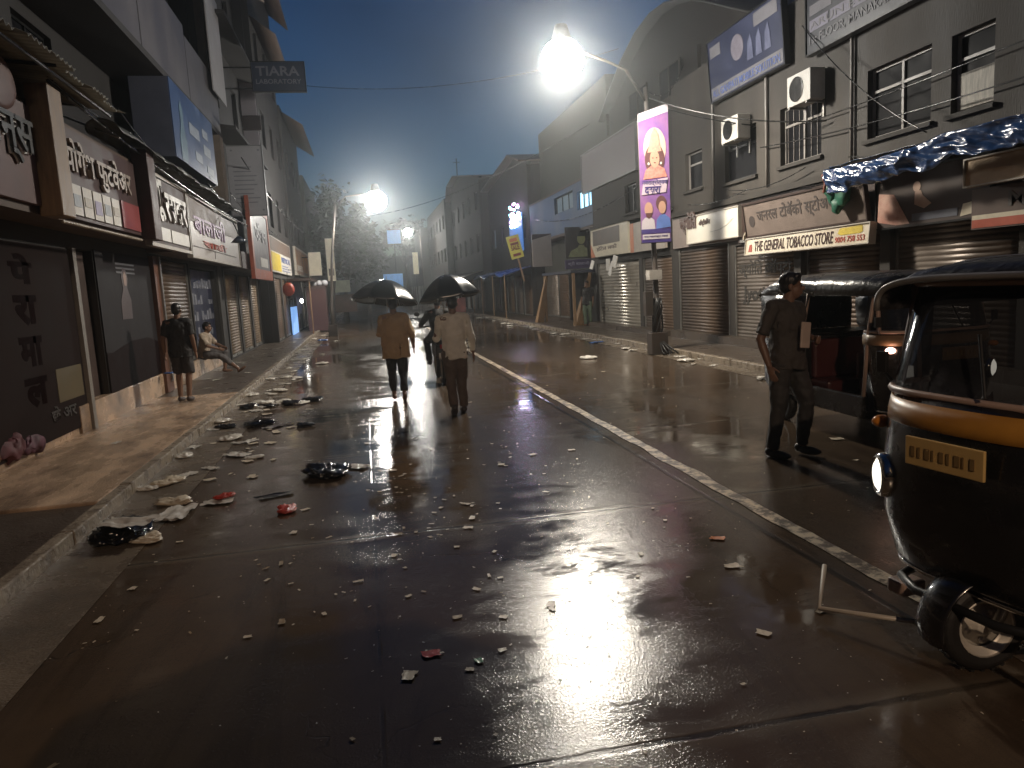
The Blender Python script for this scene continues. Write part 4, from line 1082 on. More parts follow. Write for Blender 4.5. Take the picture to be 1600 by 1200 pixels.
# pole boxes and cable wrap
mb = MB(); mb.box(-.2, .1, -.13, .1, 1.72, 1.94)
mb.build("junction_box", mat("pale_box", (.45, .42, .38), .5, var=.3), sl1)
MB().box(-.3, -.12, -.1, .06, .9, 1.45).build("junction_box", polem, sl1)
mb = MB()
for k in range(9):
    a0 = rnd.random() * 6.28
    pts = [(.1 * math.cos(a0 + z * 3) * (1 + (1.2 - z) * .35), .1 * math.sin(a0 + z * 3) - .04, z) for z in [0.02, .15, .35, .6, .85, 1.1, 1.3]]
    mb.tube(pts, .022, 6)
for k in range(4):
    x_ = rnd.uniform(-.3, .4)
    mb.tube([(x_ * .3, -.12, .3), (x_, -.3 - .1 * k, .04), (x_ * 1.6, -.4, .03)], .02, 6)
mb.build("cable_wrap", black, sl1, smooth=True)

bn = thing("banner", "purple and pink festival banner with a crowned woman tied to the lamp pole", "banner", mtx=basis((6.27, 16.2, 2.58), 'front') @ Matrix.Rotation(R(-14), 4, 'Y') @ Matrix.Scale(.92, 4, (1, 0, 0)))
bw, bh = .72, 3.0
bgm = mat("violet_pink_print", (.32, .14, .28), .45, var=.1, scale=1.6, dirt=(.12, .06, .27), dirt_amt=1.)
sh_ = .1
MB().prism([(0, 0), (bw, 0), (bw, bh + .02), (0, bh - .17)], -.02, 0).build("cloth", bgm, bn)
MB().prism([(.0, bh - .34), (bw, bh - .16), (bw, bh + .018), (0, bh - .172)], .002, .006).build("top_strip", mat("white_print", (.52, .47, .5), .5, var=.1), bn)
def disc(cx_, cy_, rx, ry, z, n=26):
    return [(cx_ + rx * math.cos(2 * math.pi * k / n), cy_ + ry * math.sin(2 * math.pi * k / n)) for k in range(n)]
MB().prism(disc(.38, 2.08, .27, .44, 0), .002, .005).build("halo_print", mat("halo_print", (.55, .4, .3), .5, var=.25, scale=4, dirt=(.5, .24, .3)), bn)
MB().prism(disc(.37, 1.83, .24, .34, 0), .005, .007).build("hair_print", mat("dark_hair_print", (.12, .05, .05), .5), bn)
MB().prism([(.08, 1.4), (.66, 1.44), (.6, 1.62), (.45, 1.7), (.3, 1.7), (.14, 1.6)], .007, .009).build("dress_print", mat("rose_dress_print", (.6, .25, .2), .5, var=.5, scale=12), bn)
MB().prism(disc(.37, 1.84, .115, .19, 0), .009, .011).build("face_print", mat("warm_skin_print", (.48, .28, .2), .5, var=.08), bn)
MB().prism([(.2, 1.98), (.54, 2.0), (.5, 2.16), (.47, 2.36), (.38, 2.52), (.29, 2.36), (.25, 2.15)], .011, .013).build("crown_print", mat("bronze_crown_print", (.45, .3, .2), .5, var=.5, scale=16, dirt=(.55, .16, .16), dirt_amt=.8), bn)
mb = MB()
for x_ in (.325, .42): mb.prism(disc(x_, 1.86, .02, .012, 0, 10), .012, .014)
mb.prism(disc(.37, 1.755, .03, .012, 0, 10), .012, .014)
mb.build("features_print", mat("dark_feature_print", (.12, .03, .03), .5), bn)
mb = MB()
for x_ in (.22, .52): mb.prism(disc(x_, 1.74, .025, .03, 0, 10), .012, .014)
mb.build("earring_print", white, bn)
MB().prism([(.03, 1.06), (.62, 1.1), (.68, 1.42), (.08, 1.34)], .009, .011).build("title_panel", mat("pale_title_print", (.5, .4, .46), .5, var=.1), bn)
tl = mat("navy_title_letters", (.06, .04, .16), .5)
text("नवरात्रोत्सव", bn, tl, .05, 1.25, .62, .15, .014, .004, .02, shear=.15)
text("दसरा", bn, tl, .11, 1.07, .4, .17, .014, .004, .03, shear=.15)
MB().prism([(0, .26), (.34, .3), (.32, .5), (.24, .56), (.1, .56), (.02, .48)], .004, .007).build("shirt_print", mat("white_print"), bn)
MB().prism(disc(.19, .74, .1, .16, 0), .007, .009).build("face_print", mat("warm_skin_print"), bn)
MB().prism([(.11, .66), (.27, .66), (.25, .57), (.19, .53), (.13, .57)], .009, .011).build("beard_print", mat("dark_hair_print"), bn)
MB().prism(disc(.5, .86, .13, .17, 0), .004, .006).build("hair_print", mat("dark_hair_print"), bn)
MB().prism([(.36, .3), (.72, .33), (.7, .52), (.58, .62), (.46, .6), (.38, .5)], .006, .009).build("dress_print", mat("blue_dress_print", (.12, .2, .5), .5, var=.3), bn)
MB().prism(disc(.52, .77, .09, .14, 0), .009, .011).build("face_print", mat("warm_skin_print"), bn)
MB().box(0, bw, .0, .06, .004, .01).box(0, bw, .2, .3, .004, .01).build("navy_strip", mat("navy_print", (.06, .04, .18), .5), bn)
MB().box(.03, .69, .075, .185, .004, .01).build("white_strip", mat("white_print"), bn)
text("जय महाराष्ट्र मंडळ", bn, tl, .06, .1, .58, .06, .011, .004, .01)
MB().tube([(-.02, 0, -.04), (bw + .02, 0, -.04)], .014).tube([(-.01, bh - .2, -.04), (bw + .01, bh, -.04)], .014).tube([(0, 0, -.04), (0, bh - .18, -.04)], .014).tube([(bw, 0, -.04), (bw, bh, -.04)], .014).build("frame", polem, bn)

cablem = mat("black_cable", (.02, .02, .02), .25)
def cable(label, a, b, sag, r=.012, group="cables strung over the street"):
    a, b = Vector(a), Vector(b)
    o = MB().tube([a.lerp(b, t / 18) - Vector((0, 0, sag * 4 * (t / 18) * (1 - t / 18))) for t in range(19)], r, 5, cap=True).build("overhead_cable", cablem, smooth=True)
    return tag(o, label, "cable", group)
cable("overhead cable from the banner pole down to the barred window", (6.55, 16.2, 5.75), (8.5, 12.6, 4.45), .18, .014)
cable("short glinting cable ending beside the lower air conditioner", (6.9, 16.4, 5.6), (8.5, 15.3, 4.95), .05, .014)
cable("long cable sagging across the beige wall under the windows", (8.5, 14.9, 4.4), (8.48, 3.0, 4.25), .25, .012)
cable("cable running level across the middle of the dark windows", (8.5, 13.4, 4.55), (8.48, 3.0, 4.75), .12, .01)
cable("thin cable from the blue billboard ledge to the far lit bulb", (-3.2, 23.2, 5.9), (-2.2, 33, 4.4), .3, .016)
cable("overhead cable crossing high between both rows of roofs", (-3.0, 29, 9.6), (8.7, 24, 9.2), .7, .012)
cable("overhead cable slung from the lilac hoarding towards the blue front", (8.4, 21.5, 4.6), (8.5, 36, 4.9), .45, .012)
cable("overhead cable crossing in front of the far pitched roof", (8.6, 27, 7.5), (-1.0, 46, 6.3), .8, .012)
for q in range(7):
    cable("slack cable looping between the brackets above the footwear signs", (-3.32, 9 + q * 3.1, 4.5 + .2 * math.sin(q * 2.1)), (-3.3, 12.6 + q * 3.4, 4.42 + .2 * math.sin(q * 3.7)), .12 + .06 * (q % 3), .011, "slack cables above the footwear signs")
for q in range(6):
    cable("slack cable looping along the wall over the cream tobacco sign", (8.46, 18.5 - q * 2.2, 3.62 + .12 * math.sin(q * 2.3)), (8.46, 15.4 - q * 2.2, 3.6 + .12 * math.sin(q * 1.7)), .1 + .05 * (q % 3), .01, "slack cables along the beige wall")
cable("cable dropping from the hall roof to the banner pole", (9.2, 20.2, 7.6), (6.6, 16.3, 5.9), .35, .01)
cable("twin cable from the billboard to the tarpaulin frame", (8.4, 13.2, 6.3), (7.9, 9.4, 3.6), .2, .01)
cable("bundle of cables along the brown canopy above the footwear signs", (-3.3, 9.5, 4.36), (-3.3, 30, 4.2), .3, .022)

# ================================================================== TREES
leafm = mat("dark_leaves", (.012, .02, .009), .5, var=.6, scale=.9)
barkm = mat("dark_bark", (.08, .06, .045), .8, var=.4)
def tree(label, base, th, crown, n, ls, seed):
    rg = random.Random(seed)
    r = thing("street_tree", label, "tree", base)
    cx_, cy_, cz_, rx, ry, rz = crown
    tr = MB(); tr.tube([(0, 0, 0), (.1, .05, th * .5), (cx_ * .4, cy_ * .4, th)], [.22, .17, .12], 9)
    tr.build("trunk", barkm, r, smooth=True)
    clumps = []
    for k in range(26):
        d = Vector((rg.gauss(0, 1), rg.gauss(0, 1), rg.gauss(0, 1))).normalized() * (rg.random() ** .4)
        clumps.append((Vector((cx_ + d.x * rx * .85, cy_ + d.y * ry * .85, cz_ + d.z * rz * .85)), rg.uniform(.18, .42)))
    lb_ = MB()
    for c, s_ in clumps[:12]:
        lb_.tube([(cx_ * .4, cy_ * .4, th * .95), Vector((cx_ * .4, cy_ * .4, th)).lerp(c, .5) + Vector((0, 0, .3)), c], [.08, .05, .02], 6)
    lb_.build("limb", barkm, r, smooth=True)
    cr = MB()
    for i in range(n):
        c, s_ = clumps[rg.randrange(len(clumps))]
        d = Vector((rg.gauss(0, 1), rg.gauss(0, 1), rg.gauss(0, .8)))
        p = c + Vector((d.x * rx, d.y * ry, d.z * rz)) * s_ * .55
        e = Euler((rg.uniform(-1, 1), rg.uniform(-1, 1), rg.uniform(0, 6.28))).to_matrix()
        l = ls * rg.uniform(.6, 1.4)
        cr.add([p + e @ Vector(q) for q in ((0, -l, 0), (l * .45, 0, l * .12), (0, l, 0), (-l * .45, 0, l * .12))], [(0, 1, 2, 3)])
    cr.build("crown", leafm, r)
    return r
tree("dark leafy street tree glowing green under the second lamp", (-2.2, 50, 0), 3.2, (.9, 0, 6.0, 2.1, 2.6, 3.2), 5200, .24, 3)
tree("smaller dark tree beyond the leafy street tree by the mossy walled building", (-1.6, 62, 0), 3.0, (.6, 0, 5.2, 2.6, 2.6, 2.9), 3600, .26, 4)
tree("far tree crown against the sky over the far dim houses", (5.4, 96, 0), 5.0, (0, 0, 8.6, 2.6, 3, 3.0), 3000, .34, 5)
tree("low dark tree at the hazy street end beside the lit blue boards", (.4, 88, 0), 3.0, (.4, 0, 5.2, 2.4, 2.6, 3.0), 3000, .32, 6)

# ================================================================== PEOPLE
skin = mat("brown_skin", (.2, .11, .07), .5, var=.15)
hairm = mat("black_hair", (.012, .01, .009), .4)
def remeshed(mb, name, m, parent, voxel, smooth_it=3, wr=0., wscale=9):
    me = mb.mesh(name, m)
    o = bpy.data.objects.new(name, me); COL.objects.link(o)
    md = o.modifiers.new("r", 'REMESH'); md.mode = 'VOXEL'; md.voxel_size = voxel; md.use_smooth_shade = True
    if smooth_it:
        ms = o.modifiers.new("s", 'SMOOTH'); ms.factor = .5; ms.iterations = smooth_it
    dg = bpy.context.evaluated_depsgraph_get()
    nm = bpy.data.meshes.new_from_object(o.evaluated_get(dg))
    bpy.data.objects.remove(o)
    nm.name = name
    if not nm.materials: nm.materials.append(m)
    if wr:
        for v in nm.vertices:
            c = v.co
            v.co = c + v.normal * wr * (mnoise.noise(Vector((c.x * wscale, c.y * wscale, c.z * wscale * .55))) + .5 * mnoise.noise(c * wscale * 2.3))
    nm.polygons.foreach_set("use_smooth", [True] * len(nm.polygons))
    o = bpy.data.objects.new(name, nm); COL.objects.link(o)
    o.parent = parent
    return o

DEF = dict(pel=(0, 0, .93), chest=(0, 0, 1.2), neck=(0, .015, 1.43), head=(0, -.012, 1.575),
           shL=(.18, .01, 1.375), elL=(.225, .035, 1.1), wrL=(.235, -.03, .86),
           shR=(-.18, .01, 1.375), elR=(-.225, .035, 1.1), wrR=(-.235, -.03, .86),
           hipL=(.09, 0, .9), knL=(.1, -.03, .5), anL=(.1, .03, .085),
           hipR=(-.09, 0, .9), knR=(-.1, -.03, .5), anR=(-.1, .03, .085))

def person(label, loc, rz, shirt, trousers, J={}, sleeve=.42, hem=.8, wide=1.0, voxel=.012, leglen=1.0, shoe=None, group=None, hand_curl=.5, grip=None, headyaw=0., scale=1.0, cap=None, sit=False):
    j = {k: Vector(J.get(k, v)) for k, v in DEF.items()}
    r = thing("person", label, "person", loc, rz, group)
    r.matrix_basis = r.matrix_basis @ Matrix.Scale(scale, 4)
    b = MB()
    up = (j['neck'] - j['pel']).normalized()
    right = (j['shL'] - j['shR']).normalized()
    fwd = right.cross(up).normalized()            # points behind (+Y) for a figure facing -Y
    Tm = Matrix((right, fwd, up)).transposed()
    b.ell(j['pel'], (.155 * wide, .115 * wide, .14), Tm)
    b.ell(j['pel'].lerp(j['chest'], .5), (.135 * wide, .105 * wide, .17), Tm)
    b.ell(j['chest'] + up * .04, (.16, .105 * (wide * .5 + .5), .2), Tm)
    b.tube([j['shR'], j['chest'].lerp(j['neck'], .75), j['shL']], [.055, .075, .055], 10)
    b.tube([j['neck'] - up * .06, j['neck'].lerp(j['head'], .75)], [.062, .052], 10)
    Hd = Matrix.Rotation(headyaw, 3, 'Z')
    h = j['head']
    def hp(x, y, z): return h + Hd @ Vector((x, y, z))
    b.ell(hp(0, .012, .045), (.074, .092, .085), Hd)
    b.ell(hp(0, -.02, -.03), (.058, .068, .082), Hd)
    b.ell(hp(0, -.095, -.012), (.013, .02, .024), Hd)
    b.ell(hp(0, -.08, -.055), (.026, .014, .011), Hd)
    for s_ in (-1, 1):
        b.ell(hp(.074 * s_, .012, .0), (.012, .02, .032), Hd)
        b.ell(hp(.03 * s_, -.076, .028), (.022, .014, .007), Hd)
    for s_ in ('L', 'R'):
        sg = 1 if s_ == 'L' else -1
        sh, el, wr = j['sh' + s_], j['el' + s_], j['wr' + s_]
        b.ell(sh, (.06, .06, .06))
        b.tube([sh, sh.lerp(el, .4), el, el.lerp(wr, .3), wr], [.052, .048, .04, .041, .027], 10)
        b.ell(el, (.04, .04, .04), nu=8, nv=6)
        d = (wr - el).normalized()
        side = (right * sg - d * d.dot(right * sg))
        if side.length < .2: side = fwd - d * d.dot(fwd)
        side.normalize()
        nrm = d.cross(side).normalized()              # across the palm
        T3 = Matrix((nrm, side, d)).transposed()
        b.ell(wr + d * .045, (.04, .019, .055), T3, 10, 8)
        g = grip and s_ in grip
        curl = 1.5 if g else hand_curl
        for k, (off, ln, rad) in enumerate([(-.03, .066, .0085), (-.01, .075, .009), (.01, .07, .0088), (.03, .055, .0078)]):
            p0 = wr + d * .085 + nrm * off
            p = [p0]
            ang = 0
            for q in range(3):
                ang += curl * (.35, .5, .45)[q]
                p.append(p[-1] + (d * math.cos(ang) - side * math.sin(ang)) * ln * (.45, .32, .23)[q])
            b.tube(p, [rad * 1.08, rad * 1.04, rad, rad * .8], 7)
        th = -1
        p0 = wr + d * .03 + nrm * .034 * th
        b.tube([p0, p0 + (nrm * th * .6 + d * .75 - side * .15).normalized() * .038, p0 + (nrm * th * .45 + d * .85 - side * .45).normalized() * .066], [.0125, .0105, .0085], 7)
        hi, kn, an = j['hip' + s_], j['kn' + s_], j['an' + s_]
        b.tube([hi, hi.lerp(kn, .45), kn, kn.lerp(an, .3), an], [.088 * wide, .078, .054, .056, .037], 12)
        b.ell(kn, (.054, .056, .054), nu=10, nv=8)
        leg = (an - kn).normalized()
        fdir = Vector(J.get('foot' + s_, (0, -1, 0))).normalized()
        fs = fdir.cross(Vector((0, 0, 1)))
        if fs.length < .1: fs = right.copy()
        fs.normalize()
        fu = fs.cross(fdir).normalized()
        T4 = Matrix((fs, fdir, fu)).transposed()
        b.ell(an + fdir * .065 - fu * .045, (.043, .125, .034), T4, 12, 8)
        b.ell(an - fdir * .025 - fu * .03, (.036, .045, .045), T4, 10, 8)
        if shoe:
            so = MB(); so.ell(an + fdir * .066 - fu * .05, (.05, .135, .04), T4, 14, 8); so.ell(an - fdir * .025 - fu * .035, (.044, .052, .046), T4, 12, 8)
            so.build("shoe", shoe, r, smooth=True)
    bo = remeshed(b, "body", skin, r, voxel * .8, 2)
    # hair
    hh = MB(); hh.ell(hp(0, .02, .058), (.081, .096, .084), Hd, 16, 12); hh.ell(hp(0, .05, .01), (.074, .066, .075), Hd, 12, 10)
    hh.ell(hp(0, -.045, .1), (.055, .04, .03), Hd, 10, 8)
    remeshed(hh, "hair", cap or hairm, r, voxel * .8, 1, .004, 40)
    ey = MB()
    for s_ in (-1, 1): ey.ell(hp(.029 * s_, -.083, .012), (.012, .007, .007), Hd, 8, 6)
    ey.build("eyes", mat("eye_dark", (.05, .045, .04), .2), r, smooth=True)
    # shirt
    c = MB()
    P, C_, Nk = j['pel'], j['chest'], j['neck']
    dn = -up if not sit else -up
    rings = []
    def ring(ctr, rx, ry, n=20):
        rings.append([ctr + right * rx * wide * math.cos(2 * math.pi * k / n) + fwd * ry * wide * math.sin(2 * math.pi * k / n) for k in range(n)])
    ring(P + dn * max(.0, P.z - hem if not sit else .08), .185, .145)
    ring(P + up * .02, .178, .14); ring(P.lerp(C_, .5), .165, .13); ring(C_, .178, .132)
    ring(C_.lerp(Nk, .5), .178, .122); ring(C_.lerp(Nk, .8), .14, .095); ring(Nk + up * .0, .07, .066)
    c.loft(rings)
    c.tube([j['shR'] + up * .005, C_.lerp(Nk, .78), j['shL'] + up * .005], [.066, .09, .066], 12)
    for s_ in ('L', 'R'):
        sh, el, wr = j['sh' + s_], j['el' + s_], j['wr' + s_]
        if sleeve <= .5:
            e1 = sh.lerp(el, sleeve * 2); c.tube([sh, sh.lerp(e1, .5), e1], [.072, .07, .066], 12)
        else:
            e1 = el.lerp(wr, sleeve * 2 - 1); c.tube([sh, sh.lerp(el, .5), el, e1], [.072, .066, .058, .048], 12)
            c.ell(el, (.058, .058, .058), nu=10, nv=8)
        c.ell(sh, (.072, .072, .072), nu=10, nv=8)
    remeshed(c, "shirt", shirt, r, voxel, 2, .026, 7)
    t = MB()
    t.ell(P - up * .01, (.17 * wide, .132 * wide, .13), Tm, 16, 10)
    for s_ in ('L', 'R'):
        hi, kn, an = j['hip' + s_], j['kn' + s_], j['an' + s_]
        e = kn.lerp(an, min(1, leglen * 2 - 1)) if leglen > .5 else hi.lerp(kn, leglen * 2)
        if leglen > .5:
            t.tube([hi, hi.lerp(kn, .5), kn, e], [.105 * wide, .096, .075, .06], 14); t.ell(kn, (.074, .074, .07), nu=12, nv=8)
        else:
            t.tube([hi, hi.lerp(e, .5), e], [.108 * wide, .102, .094], 14)
    remeshed(t, "trousers" if leglen > .6 else "shorts", trousers, r, voxel, 2, .02, 8)
    return r

def umbrella(label, hub, tilt_x, tilt_y, radius, cloth, grip_pt, dome=.26):
    """hub = top point of the canopy; shaft runs to the hand"""
    r = thing("umbrella", label, "umbrella", hub)
    T = Euler((tilt_x, tilt_y, .3)).to_matrix().to_4x4()
    mb = MB()
    N_, MR = 64, 12
    def fn(u, v):
        th = 2 * math.pi * u
        ph = (th * 8 / (2 * math.pi)) % 1.0
        sc = 1 - .075 * v * v * math.sin(math.pi * ph)
        rr = radius * v * sc
        z = -dome * (v ** 1.9) - .018 * v * math.sin(math.pi * ph)
        return (rr * math.cos(th), rr * math.sin(th), z)
    mb.grid(fn, N_, MR, T)
    cn = mb.build("canopy", cloth, r, smooth=True, solid=.003)
    ribs = MB()
    for k in range(8):
        th = 2 * math.pi * k / 8
        one = MB(); one.tube([(radius * v * math.cos(th), radius * v * math.sin(th), -dome * v ** 1.9 - .006) for v in (0, .25, .5, .75, 1.0)], .004, 5, T=T)
        one.tube([(0, 0, -.3), (radius * .5 * math.cos(th), radius * .5 * math.sin(th), -dome * .5 ** 1.9 - .008)], .003, 5, T=T)
        one.build("rib", steel, r)
    g = Vector(grip_pt) - Vector(hub)
    MB().tube([T @ Vector((0, 0, .07)), T @ Vector((0, 0, 0)), g], [.004, .007, .007], 8).build("shaft", steel, r, smooth=True)
    d = g.normalized()
    MB().tube([g - d * .04, g + d * .1, g + d * .13 + Vector((.02, 0, 0)), g + d * .12 + Vector((.05, 0, 0)), g + d * .08 + Vector((.055, 0, 0))], .013, 8).build("handle", black, r, smooth=True)
    return r

tee = mat("black_tee", (.02, .018, .018), .75, var=.3, bump=.3, bscale=60)
dtrous = mat("dark_trousers", (.03, .03, .035), .7, var=.3)
sandal = mat("dark_sandal", (.05, .035, .03), .6)
# walkers (backs to us); local L is on the picture's left
w1 = person("man in a long rust brown shirt walking away under the tilted umbrella", (.43, 12.3, 0), math.pi, mat("rust_shirt", (.5, .34, .19), .7, var=.3, bump=.3, bscale=50), dtrous,
            dict(elL=(.25, -.12, 1.12), wrL=(.1, -.3, 1.22), elR=(-.27, .05, 1.1), wrR=(-.29, .0, .85),
                 knL=(.09, -.1, .5), anL=(.08, -.03, .1), knR=(-.09, .02, .5), anR=(-.08, .16, .13), footR=(0, -.8, -.5)), sleeve=.62, hem=.72, wide=1.28, leglen=.93, grip='L', shoe=None)
w2 = person("man in a pale grey shirt walking away under the glinting umbrella", (1.2, 10.55, 0), math.pi, mat("pale_grey_shirt", (.82, .79, .71), .7, var=.25, bump=.3, bscale=50), mat("brown_trousers", (.11, .075, .055), .7, var=.3),
            dict(elL=(.25, -.1, 1.1), wrL=(.12, -.28, 1.24), elR=(-.24, .04, 1.1), wrR=(-.27, -.05, .86),
                 knL=(.08, .03, .5), anL=(.08, .2, .14), footL=(0, -.75, -.55), knR=(-.08, -.05, .5), anR=(-.08, -.02, .09)), sleeve=.92, hem=.8, wide=1.02, shoe=sandal, grip='L')
umc = mat("black_umbrella_cloth", (.014, .018, .018), .22, var=.3, spec=.7)
umbrella("black umbrella of the man in the rust brown shirt", (.36, 12.45, 2.0), R(-4), R(9), .58, umc, (.33, 12.6, 1.24), .36)
umbrella("black umbrella of the man in the pale grey shirt, catching a white glint", (1.16, 10.75, 2.0), R(-6), R(-5), .48, umc, (1.08, 10.83, 1.26), .34)

man_l = person("man in a black tee shirt and shorts walking along the pavement past the tan shutters", (-3.2, 13.65, .1), math.pi * .96, tee, mat("dark_shorts", (.035, .03, .03), .7),
               dict(knL=(.1, -.06, .5), anL=(.1, -.02, .085), knR=(-.1, .03, .5), anR=(-.1, .12, .1), elL=(.27, .03, 1.1), wrL=(.3, -.05, .87)), sleeve=.4, hem=.78, wide=1.12, leglen=.5, shoe=sandal)
seat_m = person("man in a pale patterned shirt sitting on the step with one leg stretched out", (-3.86, 18.6, .1), R(78), mat("pale_check_shirt", (.45, .36, .28), .7, var=.5, scale=12), mat("grey_trousers", (.12, .11, .11), .7),
                dict(pel=(0, 0, .48), chest=(0, -.05, .74), neck=(0, -.1, .96), head=(0, -.15, 1.1), shL=(.18, -.07, .91), shR=(-.18, -.07, .91), elL=(.22, -.22, .7), wrL=(.14, -.42, .62), elR=(-.22, -.2, .68), wrR=(-.12, -.4, .6),
                     hipL=(.09, -.06, .46), hipR=(-.09, -.06, .46), knL=(.13, -.46, .5), anL=(.12, -.42, .09), knR=(-.12, -.46, .42), anR=(-.16, -.86, .1), footR=(-.1, -.8, .5)), sleeve=.45, hem=.4, leglen=.8, sit=True)
man_r = person("man in a dark tee shirt striding beside the parked auto rickshaw", (3.92, 6.42, 0), R(24), mat("dark_tee", (.06, .05, .042), .75, var=.3, bump=.3, bscale=60), mat("charcoal_trousers", (.04, .036, .034), .7, var=.3),
               dict(shR=(-.19, .02, 1.4), elR=(-.29, .08, 1.12), wrR=(-.3, -.02, .88), elL=(.26, .05, 1.12), wrL=(.12, -.2, 1.1), knR=(-.11, .02, .5), anR=(-.14, .07, .085), knL=(.11, -.12, .5), anL=(.13, -.06, .1), head=(.03, -.03, 1.57)), sleeve=.42, hem=.82, wide=1.05, voxel=.01, shoe=black, headyaw=R(35), scale=1.04, grip='L')
tsh = MB(); tsh.box(-.065, .065, -.012, .012, -.12, .12)
pk = tsh.build("paper_packet", mat("pale_packet", (.6, .48, .4), .5, var=.2), None, bevel=.008)
pk.location = (3.97, 6.2, 1.19); pk.rotation_euler = (0, .12, R(24))
tag(pk, "pale paper packet held at the chest by the striding man", "packet")
far_m = person("man in a dark shirt and green trousers standing in the open stall", (8.2, 27.0, .1), R(-40), tee, mat("green_trousers", (.12, .16, .11), .7), dict(), sleeve=.45, wide=1.05, voxel=.014)

# motorcycle with rider, riding away between the walkers
mc = thing("motorcycle", "dark motorcycle ridden away from us between the two umbrellas", "motorcycle", (1.36, 14.6, 0))
def wheel(parent, c, rad, wid, axis='X', rimm=None, name="wheel", steer=0.):
    T = Matrix.Translation(c) @ Matrix.Rotation(steer, 4, 'Z') @ Matrix.Rotation(R(90), 4, 'Y')
    m = MB(); n_ = []
    for k in range(13):
        a = math.pi * k / 12 - math.pi / 2
        n_.append((rad - wid * .5 * (1 - math.cos(a)) * .8, wid * .5 * math.sin(a)))
    prof = [(rad * .62, -wid * .45)] + n_ + [(rad * .62, wid * .45)]
    m.lathe(prof, 30, T)
    for k in range(26):
        m.box(rad * .97, rad * 1.012, -.008, .008, -wid * .3, wid * .3, T @ Matrix.Rotation(2 * math.pi * k / 26, 4, 'Z'))
    w_ = m.build(name, mat("tyre_rubber", (.02, .019, .018), .55, var=.3), parent, smooth=False)
    rm = MB(); rm.lathe([(rad * .63, -wid * .42), (rad * .6, -wid * .2), (rad * .56, -wid * .05), (rad * .45, wid * .08), (rad * .25, wid * .12), (rad * .2, wid * .34), (rad * .1, wid * .4), (0, wid * .4)], 26, T)
    rm.lathe([(rad * .63, wid * .44), (rad * .64, wid * .5), (rad * .58, wid * .46), (rad * .53, wid * .2), (rad * .47, wid * .14)], 26, T)
    for k in range(5):
        rm.lathe([(.0, wid * .18), (.012, wid * .18), (.014, wid * .12)], 8, T @ Matrix.Rotation(2 * math.pi * k / 5, 4, 'Z') @ Matrix.Translation((rad * .34, 0, 0)))
    rm.build("rim", rimm or mat("silver_rim", (.72, .68, .6), .4, metal=.35, var=.25), w_, smooth=True)
    return w_
wheel(mc, (0, -.62, .3), .3, .11); wheel(mc, (0, .64, .3), .3, .1)
MB().box(-.14, .14, -.75, .1, .52, .76).ell((0, .25, .82), (.16, .3, .14)).build("body", black, mc, smooth=False, bevel=.03)
MB().box(-.13, .13, -.8, .05, .76, .86).build("seat", blackm, mc, bevel=.03)
MB().tube([(-.36, .45, 1.05), (0, .52, 1.08), (.36, .45, 1.05)], .016).tube([(0, .5, 1.05), (0, .64, .35)], .03).build("handlebar", blackm, mc)
MB().box(-.07, .07, -.85, -.8, .7, .77).build("tail_light", mat("red_lens", (.4, .02, .02), .2), mc)
MB().box(-.1, .1, -.92, -.9, .5, .62).build("number_plate", white, mc)
MB().tube([(.16, .1, .32), (.17, -.7, .34)], .045).build("exhaust", steel, mc, smooth=True)
for s_ in (-1, 1):
    q = MB(); q.tube([(.3 * s_, .46, 1.06), (.36 * s_, .42, 1.28)], .008); q.ell((.37 * s_, .42, 1.32), (.06, .02, .045)); q.build("mirror", blackm, mc, smooth=True)
rider = person("rider in dark clothes on the motorcycle", (1.36, 14.5, 0), math.pi, tee, dtrous,
               dict(pel=(0, .1, .93), chest=(0, .04, 1.18), neck=(0, .0, 1.4), head=(0, -.03, 1.54), shL=(.18, .02, 1.34), shR=(-.18, .02, 1.34), elL=(.3, -.22, 1.15), wrL=(.33, -.5, 1.1), elR=(-.3, -.22, 1.15), wrR=(-.33, -.5, 1.1),
                    hipL=(.1, .05, .9), hipR=(-.1, .05, .9), knL=(.22, -.38, .78), knR=(-.22, -.38, .78), anL=(.2, -.2, .4), anR=(-.2, -.2, .4)), sleeve=.9, sit=True, shoe=black, grip='LR')
